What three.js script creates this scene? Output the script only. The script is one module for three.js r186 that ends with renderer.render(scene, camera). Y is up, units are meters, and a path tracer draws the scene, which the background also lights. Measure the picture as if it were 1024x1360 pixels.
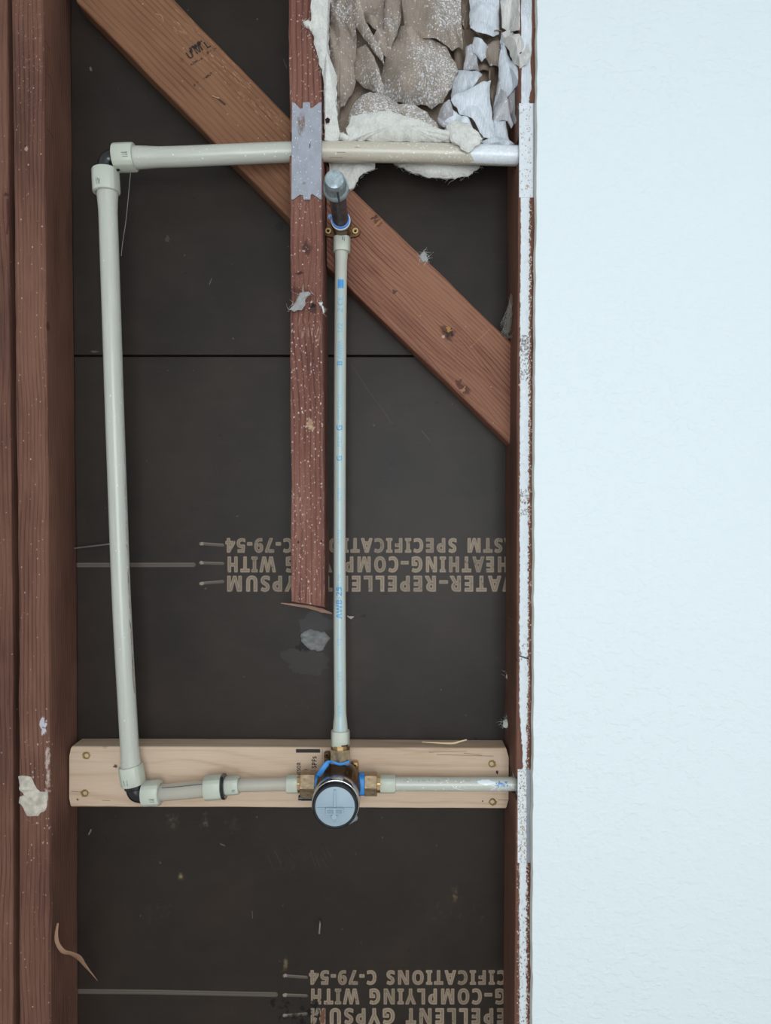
import * as THREE from 'three';
import { RectAreaLightUniformsLib } from 'three/addons/lights/RectAreaLightUniformsLib.js';
import { mergeGeometries, toCreasedNormals, mergeVertices } from 'three/addons/utils/BufferGeometryUtils.js';
import { RoundedBoxGeometry } from 'three/addons/geometries/RoundedBoxGeometry.js';

// ---------------------------------------------------------------- camera, light, exposure
const scene = new THREE.Scene();
const CAM = new THREE.Vector3(0.512, 0.680, 0.946), FPX = 946;
const camera = new THREE.PerspectiveCamera(2 * Math.atan(680 / FPX) * 180 / Math.PI, 1024 / 1360, 0.02, 60);
camera.position.copy(CAM);
camera.lookAt(CAM.x, CAM.y, -1);
const renderer = new THREE.WebGLRenderer({ antialias: true });
renderer.toneMapping = THREE.LinearToneMapping;
renderer.toneMappingExposure = 0.412;
renderer.shadowMap.enabled = true;
RectAreaLightUniformsLib.init();
scene.background = new THREE.Color().setRGB(0.80, 0.92, 1.05);
const WIN = { x0: 0.15, x1: 1.25, y0: 0.05, y1: 1.30, z: 2.30 };      // the window behind the camera
const daylight = new THREE.RectAreaLight(new THREE.Color().setRGB(0.93, 1.0, 1.03), 15, WIN.x1 - WIN.x0, WIN.y1 - WIN.y0);
daylight.position.set((WIN.x0 + WIN.x1) / 2, (WIN.y0 + WIN.y1) / 2, WIN.z - 0.03);
daylight.lookAt((WIN.x0 + WIN.x1) / 2, (WIN.y0 + WIN.y1) / 2, 0);
daylight.castShadow = true;
daylight.name = 'daylight_window_light';
scene.add(daylight);

// ---------------------------------------------------------------- helpers
const rng = (s) => () => { s |= 0; s = s + 0x6D2B79F5 | 0; let t = Math.imul(s ^ s >>> 15, 1 | s); t = t + Math.imul(t ^ t >>> 7, 61 | t) ^ t; return ((t ^ t >>> 14) >>> 0) / 4294967296; };
const hash = (x, y, z) => { let h = Math.imul(x | 0, 374761393) + Math.imul(y | 0, 668265263) + Math.imul(z | 0, 1440662683) | 0; h = Math.imul(h ^ h >>> 13, 1274126177); h ^= h >>> 16; return (h >>> 0) / 4294967296; };
const fade = (t) => t * t * (3 - 2 * t);
function layer(xi, yi, u, v, k) { const a = hash(xi, yi, k), b = hash(xi + 1, yi, k), c = hash(xi, yi + 1, k), d = hash(xi + 1, yi + 1, k); return a + (b - a) * u + (c - a) * v + (a - b - c + d) * u * v; }
function noise(x, y, z = 0) {
  const xi = Math.floor(x), yi = Math.floor(y), zi = Math.floor(z), u = fade(x - xi), v = fade(y - yi), p = layer(xi, yi, u, v, zi);
  return z === zi ? p : p + (layer(xi, yi, u, v, zi + 1) - p) * fade(z - zi);
}
const fbm = (x, y, z = 0, o = 4) => { let s = 0, a = 0.5, n = 0; for (let i = 0; i < o; i++) { s += a * noise(x, y, z + i * 17); n += a; x *= 2.03; y *= 2.03; a *= 0.5; } return s / n; };
const clamp = (v, a = 0, b = 1) => Math.min(b, Math.max(a, v));
const smooth = (a, b, v) => fade(clamp((v - a) / (b - a)));
const lerp = (a, b, t) => a + (b - a) * t;
const mix3 = (a, b, t) => [lerp(a[0], b[0], t), lerp(a[1], b[1], t), lerp(a[2], b[2], t)];
// a point of the place that stands at depth z on the sight line measured at (px, py) in the 1024 x 1360 frame
const P = (px, py, z = 0) => { const k = (CAM.z - z) / FPX; return new THREE.Vector3(CAM.x + (px - 512) * k, CAM.y - (py - 680) * k, z); };
const K = (z) => (CAM.z - z) / FPX;
const V = (x, y, z) => new THREE.Vector3(x, y, z);
const interp = (table, y) => { if (y <= table[0][0]) return table[0][1]; for (let i = 1; i < table.length; i++) if (y <= table[i][0]) return lerp(table[i - 1][1], table[i][1], (y - table[i - 1][0]) / (table[i][0] - table[i - 1][0])); return table[table.length - 1][1]; };

function canvasTexture(W, H, pixel, paint, opts = {}) {
  const c = document.createElement('canvas'); c.width = W; c.height = H;
  const g = c.getContext('2d');
  if (pixel) {
    const im = g.createImageData(W, H), d = im.data;
    for (let y = 0, i = 0; y < H; y++) for (let x = 0; x < W; x++, i += 4) { const p = pixel(x, y); d[i] = clamp(p[0], 0, 255); d[i + 1] = clamp(p[1], 0, 255); d[i + 2] = clamp(p[2], 0, 255); d[i + 3] = 255; }
    g.putImageData(im, 0, 0);
  }
  if (paint) paint(g, W, H);
  const t = new THREE.CanvasTexture(c);
  if (!opts.data) t.colorSpace = THREE.SRGBColorSpace;
  t.wrapS = opts.wrapS || THREE.RepeatWrapping; t.wrapT = opts.wrapT || THREE.RepeatWrapping;
  t.magFilter = THREE.LinearFilter; t.anisotropy = 8;
  return t;
}
const mat = (o) => new THREE.MeshPhysicalMaterial({ roughness: 0.6, metalness: 0, side: THREE.DoubleSide, ...o });

const taken = new Map(), baseOf = new WeakMap();
function numbered(name) { const n = taken.get(name) || 0; taken.set(name, n + 1); return n ? `${name}_${String(n).padStart(3, '0')}` : name; }
function thing(name, label, category, base = V(0, 0, 0), group) {
  const o = new THREE.Group(); o.name = numbered(name); o.position.copy(base); scene.add(o); baseOf.set(o, base);
  o.userData = { label, category }; if (group) o.userData.group = group;
  return o;
}
function structure(name, base = V(0, 0, 0)) { const o = new THREE.Group(); o.name = name; o.position.copy(base); scene.add(o); baseOf.set(o, base); o.userData = { kind: 'structure' }; return o; }
function part(name, geo, material, parent, label, kind) {       // geometry is written in place coordinates and moved to its thing's base
  const b = baseOf.get(parent); geo.translate(-b.x, -b.y, -b.z);
  const m = new THREE.Mesh(geo, material); m.name = name; m.castShadow = m.receiveShadow = true; parent.add(m); baseOf.set(m, b);
  if (label) m.userData.label = label; if (kind) m.userData.kind = kind;
  return m;
}
function solid(name, geo, material, kind = 'structure') { const m = new THREE.Mesh(geo, material); m.name = name; m.castShadow = m.receiveShadow = true; m.userData = { kind }; scene.add(m); baseOf.set(m, V(0, 0, 0)); return m; }
const box = (x0, x1, y0, y1, z0, z1) => new THREE.BoxGeometry(x1 - x0, y1 - y0, z1 - z0).translate((x0 + x1) / 2, (y0 + y1) / 2, (z0 + z1) / 2);
function merge(list) { return mergeGeometries(list.map((g) => { g = g.index ? g.toNonIndexed() : g; for (const k of Object.keys(g.attributes)) if (!['position', 'normal', 'uv'].includes(k)) g.deleteAttribute(k); return g; })); }
function gridGeometry(rows, cols, at, closedCols = false, caps) {   // at(i, j) -> {p, u, v}
  const pos = [], uv = [], idx = [];
  for (let i = 0; i <= rows; i++) for (let j = 0; j <= cols; j++) { const q = at(i, j); pos.push(q.p.x, q.p.y, q.p.z); uv.push(q.u, q.v); }
  const n = cols + 1;
  for (let i = 0; i < rows; i++) for (let j = 0; j < cols; j++) { const a = i * n + j, b = a + 1, c = a + n, d = c + 1; idx.push(a, b, c, b, d, c); }
  if (caps) for (const [i, flip] of [[0, true], [rows, false]]) {
    const ctr = V(0, 0, 0); for (let j = 0; j < cols; j++) ctr.add(at(i, j).p); ctr.multiplyScalar(1 / cols);
    const c0 = pos.length / 3; pos.push(ctr.x, ctr.y, ctr.z); uv.push(at(i, 0).u, at(i, 0).v);
    const start = pos.length / 3; for (let j = 0; j <= cols; j++) { const q = at(i, j); pos.push(q.p.x, q.p.y, q.p.z); uv.push(q.u, q.v); }
    for (let j = 0; j < cols; j++) flip ? idx.push(c0, start + j + 1, start + j) : idx.push(c0, start + j, start + j + 1);
  }
  const g = new THREE.BufferGeometry();
  g.setAttribute('position', new THREE.Float32BufferAttribute(pos, 3)); g.setAttribute('uv', new THREE.Float32BufferAttribute(uv, 2)); g.setIndex(idx); g.computeVertexNormals();
  if (closedCols) { const nn = g.attributes.normal; for (let i = 0; i <= rows; i++) { const a = i * n, b = a + cols; const v = V(nn.getX(a) + nn.getX(b), nn.getY(a) + nn.getY(b), nn.getZ(a) + nn.getZ(b)).normalize(); nn.setXYZ(a, v.x, v.y, v.z); nn.setXYZ(b, v.x, v.y, v.z); } }
  return g;
}
const Z1 = V(0, 0, 1);
// round bar swept along points; u = 0.5 faces the room, v runs along
function sweep(points, radius, { seg = 60, around = 24, caps = true, rough = 0, seed = 1 } = {}) {
  const curve = points.getPointAt ? points : points.length === 2 ? new THREE.LineCurve3(points[0], points[1]) : new THREE.CatmullRomCurve3(points, false, 'centripetal');
  const rf = typeof radius === 'function' ? radius : () => radius;
  const fr = []; for (let i = 0; i <= seg; i++) { const t = i / seg, c = curve.getPointAt(t), T = curve.getTangentAt(t); const ref = Math.abs(T.z) > 0.9 ? V(0, 1, 0) : Z1; const S = T.clone().cross(ref).normalize(); fr.push({ c, S, N: S.clone().cross(T).normalize(), t }); }
  return gridGeometry(seg, around, (i, j) => {
    const f = fr[i], a = (j % around) / around * 2 * Math.PI; let r = rf(f.t);
    if (rough) r *= 1 + rough * (noise(f.t * 9 + seed, Math.cos(a) * 2 + 9, Math.sin(a) * 2 + seed) - 0.5);
    return { p: f.c.clone().addScaledVector(f.N, -Math.cos(a) * r).addScaledVector(f.S, -Math.sin(a) * r), u: j / around, v: f.t };
  }, true, caps);
}
// lathe whose axis runs from A towards B; profile = [[radius, distance along the axis], ...]
function lathe(A, B, profile, seg = 40) {
  const d = B.clone().sub(A).normalize();
  const g = new THREE.LatheGeometry(profile.map(([r, y]) => new THREE.Vector2(Math.max(r, 1e-5), y)), seg, Math.PI);
  const out = toCreasedNormals(g, 0.7);
  out.applyQuaternion(new THREE.Quaternion().setFromUnitVectors(V(0, 1, 0), d)).translate(A.x, A.y, A.z);
  return out;
}
function ringGeometry(A, B, rin, rout, bevel = 0.0015) {
  const L = A.distanceTo(B), b = bevel;
  return lathe(A, B, [[rin, 0], [rout - b, 0], [rout - b * 0.3, b * 0.3], [rout, b], [rout * 1.006, L / 2], [rout, L - b], [rout - b * 0.3, L - b * 0.3], [rout - b, L], [rin, L], [rin, 0]], 44);
}
function hexNut(A, B, r, turn = 0) {
  const L = A.distanceTo(B), s = new THREE.Shape();
  for (let i = 0; i < 6; i++) { const a = i * Math.PI / 3 + turn; i ? s.lineTo(Math.cos(a) * r, Math.sin(a) * r) : s.moveTo(Math.cos(a) * r, Math.sin(a) * r); }
  const g = new THREE.ExtrudeGeometry(s, { depth: L - 0.002, bevelEnabled: true, bevelThickness: 0.001, bevelSize: 0.001, bevelOffset: -0.001, bevelSegments: 2, curveSegments: 1 }).translate(0, 0, 0.001);
  g.applyQuaternion(new THREE.Quaternion().setFromUnitVectors(Z1, B.clone().sub(A).normalize())).translate(A.x, A.y, A.z);
  return g;
}
// lumber: runs along local y; cross section w (x) by d (z, front at z = zf); ends cut by lo(x, z) and hi(x, z)
function timber({ w, d, r = 0.003, lo, hi, stations, segs = 120, vRef, vLen, shift = () => 0, zf = 0, rough = 0.0005, seed = 1, notches = [], dent }) {
  const ring = [], n = 3, per = 2 * (w + d);
  const corner = (cx, cz, a0) => { for (let k = 0; k <= n; k++) { const a = a0 + k / n * Math.PI / 2; ring.push([cx + r * Math.cos(a), cz + r * Math.sin(a)]); } };
  const side = (x0, z0, x1, z1, m) => { for (let k = 1; k < m; k++) ring.push([lerp(x0, x1, k / m), lerp(z0, z1, k / m)]); };
  // left side (back to front), front, right side, back
  ring.push([-w / 2, -d + r]); side(-w / 2, -d + r, -w / 2, -r, 6);
  for (let k = 0; k <= n; k++) { const a = Math.PI - k / n * Math.PI / 2; ring.push([-w / 2 + r + r * Math.cos(a), -r + r * Math.sin(a)]); }
  side(-w / 2 + r, 0, w / 2 - r, 0, 8);
  for (let k = 0; k <= n; k++) { const a = Math.PI / 2 - k / n * Math.PI / 2; ring.push([w / 2 - r + r * Math.cos(a), -r + r * Math.sin(a)]); }
  side(w / 2, -r, w / 2, -d + r, 6); ring.push([w / 2, -d + r]);
  for (let k = 1; k <= n; k++) { const a = -k / n * Math.PI / 2; ring.push([w / 2 - r + r * Math.cos(a), -d + r + r * Math.sin(a)]); }
  for (let k = 0; k < n; k++) { const a = -Math.PI / 2 - k / n * Math.PI / 2; ring.push([-w / 2 + r + r * Math.cos(a), -d + r + r * Math.sin(a)]); }
  ring.push([-w / 2, -d + r]);
  const us = [0]; let acc = 0; for (let k = 1; k < ring.length; k++) { acc += Math.hypot(ring[k][0] - ring[k - 1][0], ring[k][1] - ring[k - 1][1]); us.push(acc); }
  const st = []; for (let i = 0; i <= segs; i++) st.push([i / segs, 0]);
  if (notches.length) { const L0 = lo(0, 0), L1 = hi(0, 0); for (const q of notches) { const a = (q.y0 - L0) / (L1 - L0), b = (q.y1 - L0) / (L1 - L0); for (const s of st) if (s[0] > a && s[0] < b) s[1] = q.depth; st.push([a - 1e-6, 0], [a + 1e-6, q.depth], [b - 1e-6, q.depth], [b + 1e-6, 0]); } st.sort((p, q) => p[0] - q[0]); }
  return gridGeometry(st.length - 1, ring.length - 1, (i, j) => {
    const [t, cut] = st[i]; let [x, z] = ring[j]; const y = lerp(lo(x, z), hi(x, z), t);
    const nx = x / (w / 2), nn = (noise(x * 60 + seed * 7, y * 14, z * 60 + seed) - 0.5) * 2 * rough + (noise(x * 300, y * 60, z * 300 + seed) - 0.5) * rough;
    let px = x + Math.sign(nx) * (Math.abs(nx) > 0.9 ? nn : 0), pz = z + (z > -0.004 ? nn : 0);
    if (dent) pz -= dent(x, y, z);
    if (cut) pz = Math.min(pz, -cut);
    return { p: V(px + shift(y), y, pz + zf), u: us[j] / acc, v: (y - vRef) / vLen };
  }, false, true);
}
// paint on an unrolled timber in millimetres: X from the back left edge round the front, Y down from the top of the sheet
function woodSheet({ w, d, len, dark, mid, light, seed = 1, ring = 0.55, knots = [], contrast = 1, H = 2048, Wpx = 416, paint }) {
  const mmW = 2000 * (w + d), mmH = len * 1000;
  return canvasTexture(Wpx, H, (ix, iy) => {
    let X = ix / Wpx * mmW, Y = iy / H * mmH, k = 0;
    for (const q of knots) { const dx = X - q[0], dy = (Y - q[1]) * 0.45, r = Math.hypot(dx, dy); const f = Math.exp(-(r * r) / (q[2] * q[2] * 6)); X += Math.sign(dx || 1) * -f * q[2] * 0.9 * Math.exp(-Math.abs(dx) / (q[2] * 3)); k = Math.max(k, smooth(q[2], q[2] * 0.5, Math.hypot(dx, (Y - q[1]) * 0.8) + (noise(X * 0.25, Y * 0.15, seed) - 0.5) * q[2] * 0.6)); }
    const wob = 9 * noise(X * 0.012 + seed * 3, Y * 0.006, seed) + 2.2 * noise(X * 0.06, Y * 0.018, seed + 5);
    const s = 0.5 + 0.5 * Math.sin((X * ring + wob * 1.4));
    const late = Math.pow(s, 5) * (0.6 + 0.8 * noise(X * 0.03, Y * 0.01, seed + 31));
    const fibre = noise(X * 2.2 + seed, Y * 0.045, seed + 2) - 0.5, coarse = fbm(X * 0.02 + seed, Y * 0.004, seed + 9, 3) - 0.5, blot = fbm(X * 0.05, Y * 0.02, seed + 21, 3) - 0.5;
    let t = 0.5 + contrast * (0.36 * (0.4 - late) + 0.42 * fibre + 0.9 * coarse + 0.35 * blot);
    let c = t < 0.5 ? mix3(dark, mid, clamp(t * 2)) : mix3(mid, light, clamp(t * 2 - 1));
    if (k > 0) c = mix3(c, [dark[0] * 0.55, dark[1] * 0.5, dark[2] * 0.5], k * 0.5);
    return c;
  }, (g) => { if (paint) { g.setTransform(Wpx / mmW, 0, 0, H / mmH, 0, 0); paint(g); } }, { wrapT: THREE.MirroredRepeatWrapping });
}
function specks(g, x0, x1, y0, y1, n, seed, { size = [0.35, 1.1], color = [225, 222, 222], density, stretch = 1.5 } = {}) {
  const R = rng(seed);
  for (let i = 0; i < n; i++) {
    const x = lerp(x0, x1, R()), y = lerp(y0, y1, R()), q = R(), s = lerp(size[0], size[1], q * q * q), a = 0.45 + 0.5 * R(), e = 1 + R() * (stretch - 1);
    if (density && R() > density(x, y)) continue;
    g.fillStyle = `rgba(${color[0]},${color[1]},${color[2]},${a})`;
    g.beginPath(); g.ellipse(x, y, s / Math.sqrt(e), s * Math.sqrt(e), (R() - 0.5) * 1.2, 0, 7); g.fill();
  }
}
function blob(g, x, y, rx, ry, color, seed, spikes = 0.35, n = 40) {
  g.fillStyle = color; g.beginPath();
  for (let i = 0; i <= n; i++) { const a = i / n * 2 * Math.PI, r = 1 + spikes * 2 * (fbm(Math.cos(a) * 2 + seed, Math.sin(a) * 2 + seed * 1.7, 0, 3) - 0.5) * 2; g.lineTo(x + Math.cos(a) * rx * r, y + Math.sin(a) * ry * r); }
  g.fill();
}
function scratch(g, pts, width, color) { g.strokeStyle = color; g.lineWidth = width; g.lineCap = 'round'; g.lineJoin = 'round'; g.beginPath(); pts.forEach(([x, y], i) => i ? g.lineTo(x, y) : g.moveTo(x, y)); g.stroke(); }

// closed lumpy or folded sheet over a star-shaped outline. outline = [[px, py, zmm], ...], heart = [px, py, zmm]
function patch(outline, heart, { sub = 5, rings = 8, thick = 0.0007, puff = 0, lump = 0, lumpScale = 60, crumple = 0, seed = 1, wave = 0.0006, power = 0.5, crease = 0, roll = 0, grow = 1, back = 0.15 } = {}) {
  const B = []; const n = outline.length;
  for (let i = 0; i < n; i++) { const a = outline[i], b = outline[(i + 1) % n]; for (let k = 0; k < sub; k++) { const t = k / sub; const p = P(lerp(a[0], b[0], t), lerp(a[1], b[1], t), lerp(a[2], b[2], t) / 1000); p.x += (noise(p.x * 220, p.y * 220, seed) - 0.5) * wave * 2; p.y += (noise(p.x * 220, p.y * 220, seed + 40) - 0.5) * wave * 2; B.push(p); } }
  const C = P(heart[0], heart[1], heart[2] / 1000), m = B.length;
  const pos = [], uv = [], idx = [];
  const ringOf = (face) => {
    const first = pos.length / 3;
    for (let i = 0; i <= rings; i++) for (let j = 0; j < m; j++) {
      const s = i / rings, b = B[j], p = C.clone().lerp(b, s * grow);
      const up = puff * Math.pow(Math.max(0, 1 - s * s), power) + lump * (fbm(p.x * lumpScale + seed, p.y * lumpScale, seed, 4) - 0.45) * (face > 0 ? 1 - 0.5 * s * s : 0.3) + crumple * (Math.abs(noise((p.x + p.y * 0.5 * Math.sin(seed * 2.1)) * 48 + seed * 3.7, (p.y - p.x * 0.5 * Math.sin(seed * 2.1)) * 26, seed) - 0.5) * 2 - 0.5);
      p.z += (face > 0 ? up : (puff ? -up * back - thick : up - thick)) - roll * Math.pow(s, 5);
      pos.push(p.x, p.y, p.z); uv.push(p.x, p.y);
    }
    for (let i = 0; i < rings; i++) for (let j = 0; j < m; j++) { const a = first + i * m + j, b = first + i * m + (j + 1) % m, c = a + m, e = b + m; const t = [a, c, b, b, c, e]; if (face * winding > 0) t.reverse(); idx.push(...t); }
    return first + rings * m;
  };
  let area = 0; for (let j = 0; j < m; j++) { const a = B[j], b = B[(j + 1) % m]; area += a.x * b.y - b.x * a.y; }
  const winding = area > 0 ? 1 : -1;
  const f = ringOf(1), k = ringOf(-1);
  for (let j = 0; j < m; j++) { const a = f + j, b = f + (j + 1) % m, c = k + j, e = k + (j + 1) % m; winding > 0 ? idx.push(a, c, b, b, c, e) : idx.push(a, b, c, b, e, c); }
  const g = new THREE.BufferGeometry(); g.setAttribute('position', new THREE.Float32BufferAttribute(pos, 3)); g.setAttribute('uv', new THREE.Float32BufferAttribute(uv, 2)); g.setIndex(idx); g.computeVertexNormals();
  return crease ? toCreasedNormals(g, crease) : g;
}
function fibres(spots, n, len, r, seed, zJit = 0.004) {       // loose hairs that stick out near the given places
  const R = rng(seed), list = [];
  for (let i = 0; i < n; i++) {
    const q = spots[Math.floor(R() * spots.length)], a = R() * 6.28, L = len * (0.4 + R()), p0 = V(q.x + (R() - 0.5) * 0.004, q.y + (R() - 0.5) * 0.004, q.z + (R() - 0.5) * zJit);
    const p1 = p0.clone().add(V(Math.cos(a) * L * 0.5, Math.sin(a) * L * 0.5, (R() - 0.3) * L * 0.6)), p2 = p1.clone().add(V(Math.cos(a + R() * 1.5 - 0.7) * L * 0.5, Math.sin(a + R() * 1.5 - 0.7) * L * 0.5, (R() - 0.5) * L * 0.5));
    list.push(sweep([p0, p1, p2], (t) => r * (1 - 0.6 * t), { seg: 4, around: 3, caps: false }));
  }
  return merge(list);
}

// ---------------------------------------------------------------- the room
const plasterBump = canvasTexture(1024, 1024, (x, y) => {
  const wrap = (f) => { const u = x / 1024, v = y / 1024; return f(x, y) * (1 - u) * (1 - v) + f(x - 1024, y) * u * (1 - v) + f(x, y - 1024) * (1 - u) * v + f(x - 1024, y - 1024) * u * v; };
  const q = wrap((a, b) => smooth(0.50, 0.66, fbm(a * 0.034 + 7, b * 0.052, 3, 4)) * 0.7 + 0.35 * noise(a * 0.1, b * 0.14, 5));
  const c = 40 + 190 * q; return [c, c, c];
}, null, { data: true });
plasterBump.repeat.set(1 / 0.42, 1 / 0.42);
const paintWhite = mat({ color: 0xe6eef2, roughness: 0.62, bumpMap: plasterBump, bumpScale: 0.0009 });
const gypsumEdge = mat({ color: 0xe4e2dc, roughness: 0.95 });
const roomPaint = mat({ color: 0xeceeee, roughness: 0.8 });
const FLOOR = -0.80, CEIL = 1.64, XL = -0.95, XR = 1.65, ZR = WIN.z;
solid('floor', box(XL - 0.1, XR + 0.1, FLOOR - 0.05, FLOOR, -0.17, ZR + 0.15), mat({ color: 0xc4bcb0, roughness: 0.7 }));
solid('ceiling', box(XL - 0.1, XR + 0.1, CEIL, CEIL + 0.05, -0.17, ZR + 0.15), roomPaint);
solid('wall_left', box(XL - 0.1, XL, FLOOR, CEIL, -0.17, ZR + 0.15), roomPaint);
solid('wall_right', box(XR, XR + 0.1, FLOOR, CEIL, -0.17, ZR + 0.15), roomPaint);
solid('wall_outer', box(XL, XR, FLOOR, CEIL, -0.17, -0.1035), mat({ color: 0x5b5148, roughness: 0.9 }));
{
  const s = new THREE.Shape(); s.moveTo(XL, FLOOR); s.lineTo(XR, FLOOR); s.lineTo(XR, CEIL); s.lineTo(XL, CEIL); s.closePath();
  const h = new THREE.Path(); h.moveTo(WIN.x0, WIN.y0); h.lineTo(WIN.x0, WIN.y1); h.lineTo(WIN.x1, WIN.y1); h.lineTo(WIN.x1, WIN.y0); h.closePath(); s.holes.push(h);
  solid('wall_rear', new THREE.ExtrudeGeometry(s, { depth: 0.12, bevelEnabled: false }).translate(0, 0, ZR), roomPaint);
  const w = structure('window_1', V((WIN.x0 + WIN.x1) / 2, WIN.y0, ZR + 0.06)), vinyl = mat({ color: 0xf0f0ee, roughness: 0.45 });
  const f = 0.045, zc = ZR + 0.05, xm = (WIN.x0 + WIN.x1) / 2;
  part('window_frame', merge([box(WIN.x0, WIN.x0 + f, WIN.y0, WIN.y1, zc, zc + 0.05), box(WIN.x1 - f, WIN.x1, WIN.y0, WIN.y1, zc, zc + 0.05), box(WIN.x0 + f, WIN.x1 - f, WIN.y0, WIN.y0 + f, zc, zc + 0.05), box(WIN.x0 + f, WIN.x1 - f, WIN.y1 - f, WIN.y1, zc, zc + 0.05), box(xm - f / 2, xm + f / 2, WIN.y0 + f, WIN.y1 - f, zc, zc + 0.05)]), vinyl, w);
  const glass = mat({ color: 0xffffff, roughness: 0, transmission: 1, thickness: 0, ior: 1.45 });
  for (const [a, b] of [[WIN.x0 + f, xm - f / 2], [xm + f / 2, WIN.x1 - f]]) part('pane', box(a, b, WIN.y0 + f, WIN.y1 - f, zc + 0.024, zc + 0.026), glass, w);
}
// white drywall with a ragged cut edge beside the open bay
{
  const edge = [[0, 713.5], [240, 712.5], [480, 710.5], [900, 708.5], [1360, 706.5]], zf = 0.0150, s = new THREE.Shape();
  s.moveTo(XR, FLOOR); s.lineTo(XR, CEIL);
  for (let y = CEIL; y > FLOOR; y -= 0.008) { const py = 680 + (CAM.y - y) / K(zf); s.lineTo(CAM.x + (interp(edge, py) - 512) * K(zf) + (fbm(y * 60, 3, 1, 3) - 0.5) * 0.0022, y); }
  s.closePath();
  const g = new THREE.ExtrudeGeometry(s, { depth: zf - 0.0018, bevelEnabled: true, bevelThickness: 0.0006, bevelSize: 0.0006, bevelOffset: -0.0006, bevelSegments: 1 }).translate(0, 0, 0.0012);
  const m = new THREE.Mesh(g, [paintWhite, gypsumEdge]); m.name = 'wall_front'; m.userData = { kind: 'structure', label: 'white textured drywall beside the open stud bay' }; m.castShadow = m.receiveShadow = true; scene.add(m);
  const m2 = new THREE.Mesh(box(XL, -0.44, FLOOR, CEIL, 0.0015, 0.0142), [gypsumEdge, gypsumEdge, gypsumEdge, gypsumEdge, paintWhite, gypsumEdge]); m2.name = 'wall_front_001'; m2.userData = { kind: 'structure', label: 'white drywall beyond the open framing' }; m2.castShadow = m2.receiveShadow = true; scene.add(m2);
}

// ---------------------------------------------------------------- gypsum sheathing boards at the back of the bays
const ZS = -0.089;                                                       // face of the sheathing, flush with the backs of the studs
const BX0 = -0.47, BX1 = 0.75, yAt = (py, z) => CAM.y - (py - 680) * K(z), xAt = (px, z) => CAM.x + (px - 512) * K(z);
const J1 = yAt(472.5, ZS), J2 = yAt(1042, ZS), BH = J1 - J2;
function sheathingSheet(top, seed, print) {
  const W = 2048, mmW = (BX1 - BX0) * 1000, mmH = BH * 1000, H = Math.round(W * mmH / mmW);
  return canvasTexture(W, H, (ix, iy) => {
    const X = ix / W * mmW, Y = iy / H * mmH;
    const f = fbm(X * 0.012 + seed, Y * 0.012, seed, 4) - 0.5, grain = noise(X * 1.1, Y * 1.1, seed) - 0.5, line = noise(X * 0.02, Y * 0.9, seed + 4) - 0.5, mott = fbm(X * 0.05, Y * 0.06, seed + 8, 3) - 0.5;
    const k = 1 + 0.30 * f + 0.07 * grain + 0.07 * line + 0.16 * mott, warm = 3 * f;
    return [(45 + warm) * k, 37 * k, (32.5 - warm) * k];
  }, (g) => {
    g.setTransform(W / mmW, 0, 0, H / mmH, 0, 0);
    const R = rng(seed * 91 + 3);
    for (let i = 0; i < 60; i++) { const x = R() * mmW, y = R() * mmH; blob(g, x, y, 0.4 + R() * 1.2, 0.4 + R() * 1.6, `rgba(${150 + R() * 50},${145 + R() * 40},${138 + R() * 40},${0.15 + R() * 0.35})`, i, 0.5, 14); }
    for (let i = 0; i < 14; i++) blob(g, R() * mmW, R() * mmH, 0.8 + R(), 0.8 + R(), 'rgba(15,12,11,0.7)', i + 50, 0.4, 12);
    for (let i = 0; i < 26; i++) { const x = R() * mmW, y = R() * mmH, a = R() * 6.3, l = 4 + R() * 16; scratch(g, [[x, y], [x + Math.cos(a) * l, y + Math.sin(a) * l]], 0.35, `rgba(150,140,132,${0.1 + R() * 0.2})`); }
    // positions below are given in the frame's pixels and turned into millimetres on the board
    const at = (px, py) => [(xAt(px, ZS) - BX0) * 1000, (top - yAt(py, ZS)) * 1000];
    print(g, at, R);
  }, { wrapS: THREE.ClampToEdgeWrapping, wrapT: THREE.ClampToEdgeWrapping });
}
// letters stamped in pale ink, upside down: rows run from the right to the left
function stampRow(g, at, text, pxRight, pxLeft, pyTop, pyBottom, skip = 0) {
  const [xr, yt] = at(pxRight, pyTop), [xl, yb] = at(pxLeft, pyBottom), h = yb - yt, width = xr - xl;
  g.save(); g.translate(xr, yb); g.rotate(Math.PI);                     // now x runs left in the picture, y runs up
  g.font = `bold ${h * 1.36}px sans-serif`; g.textBaseline = 'alphabetic';
  const ws = [...text].map((c) => (c === ' ' ? h * 0.5 : g.measureText(c).width)), sum = ws.reduce((a, b) => a + b, 0), gap = 0.10 * h, s = width / (sum + gap * (text.length - 1));
  let x = 0; const R = rng(text.length * 7 + 1);
  [...text].forEach((c, i) => {
    if (c !== ' ') {
      g.save(); g.translate(x, h); g.scale(s * 0.95, 0.985);
      g.lineJoin = 'round';
      const q = R(); g.fillStyle = g.strokeStyle = `rgba(${124 + q * 18},${108 + q * 16},${93 + q * 14},0.95)`; g.lineWidth = h * 0.10; g.strokeText(c, 0, 0); g.fillText(c, 0, 0);
      g.strokeStyle = `rgba(${158 + q * 25},${139 + q * 22},${120 + q * 18},0.75)`; g.lineWidth = h * 0.035; g.strokeText(c, 0, 0);
      g.restore();
      for (let k = 0; k < 3; k++) { g.fillStyle = `rgba(60,52,48,${0.25 + R() * 0.4})`; g.beginPath(); g.ellipse(x + R() * ws[i] * s, R() * h, 0.3 + R() * 0.9, 0.3 + R() * 1.6, 0, 0, 7); g.fill(); }
    }
    x += (ws[i] + gap) * s;
  });
  g.restore();
}
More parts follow.
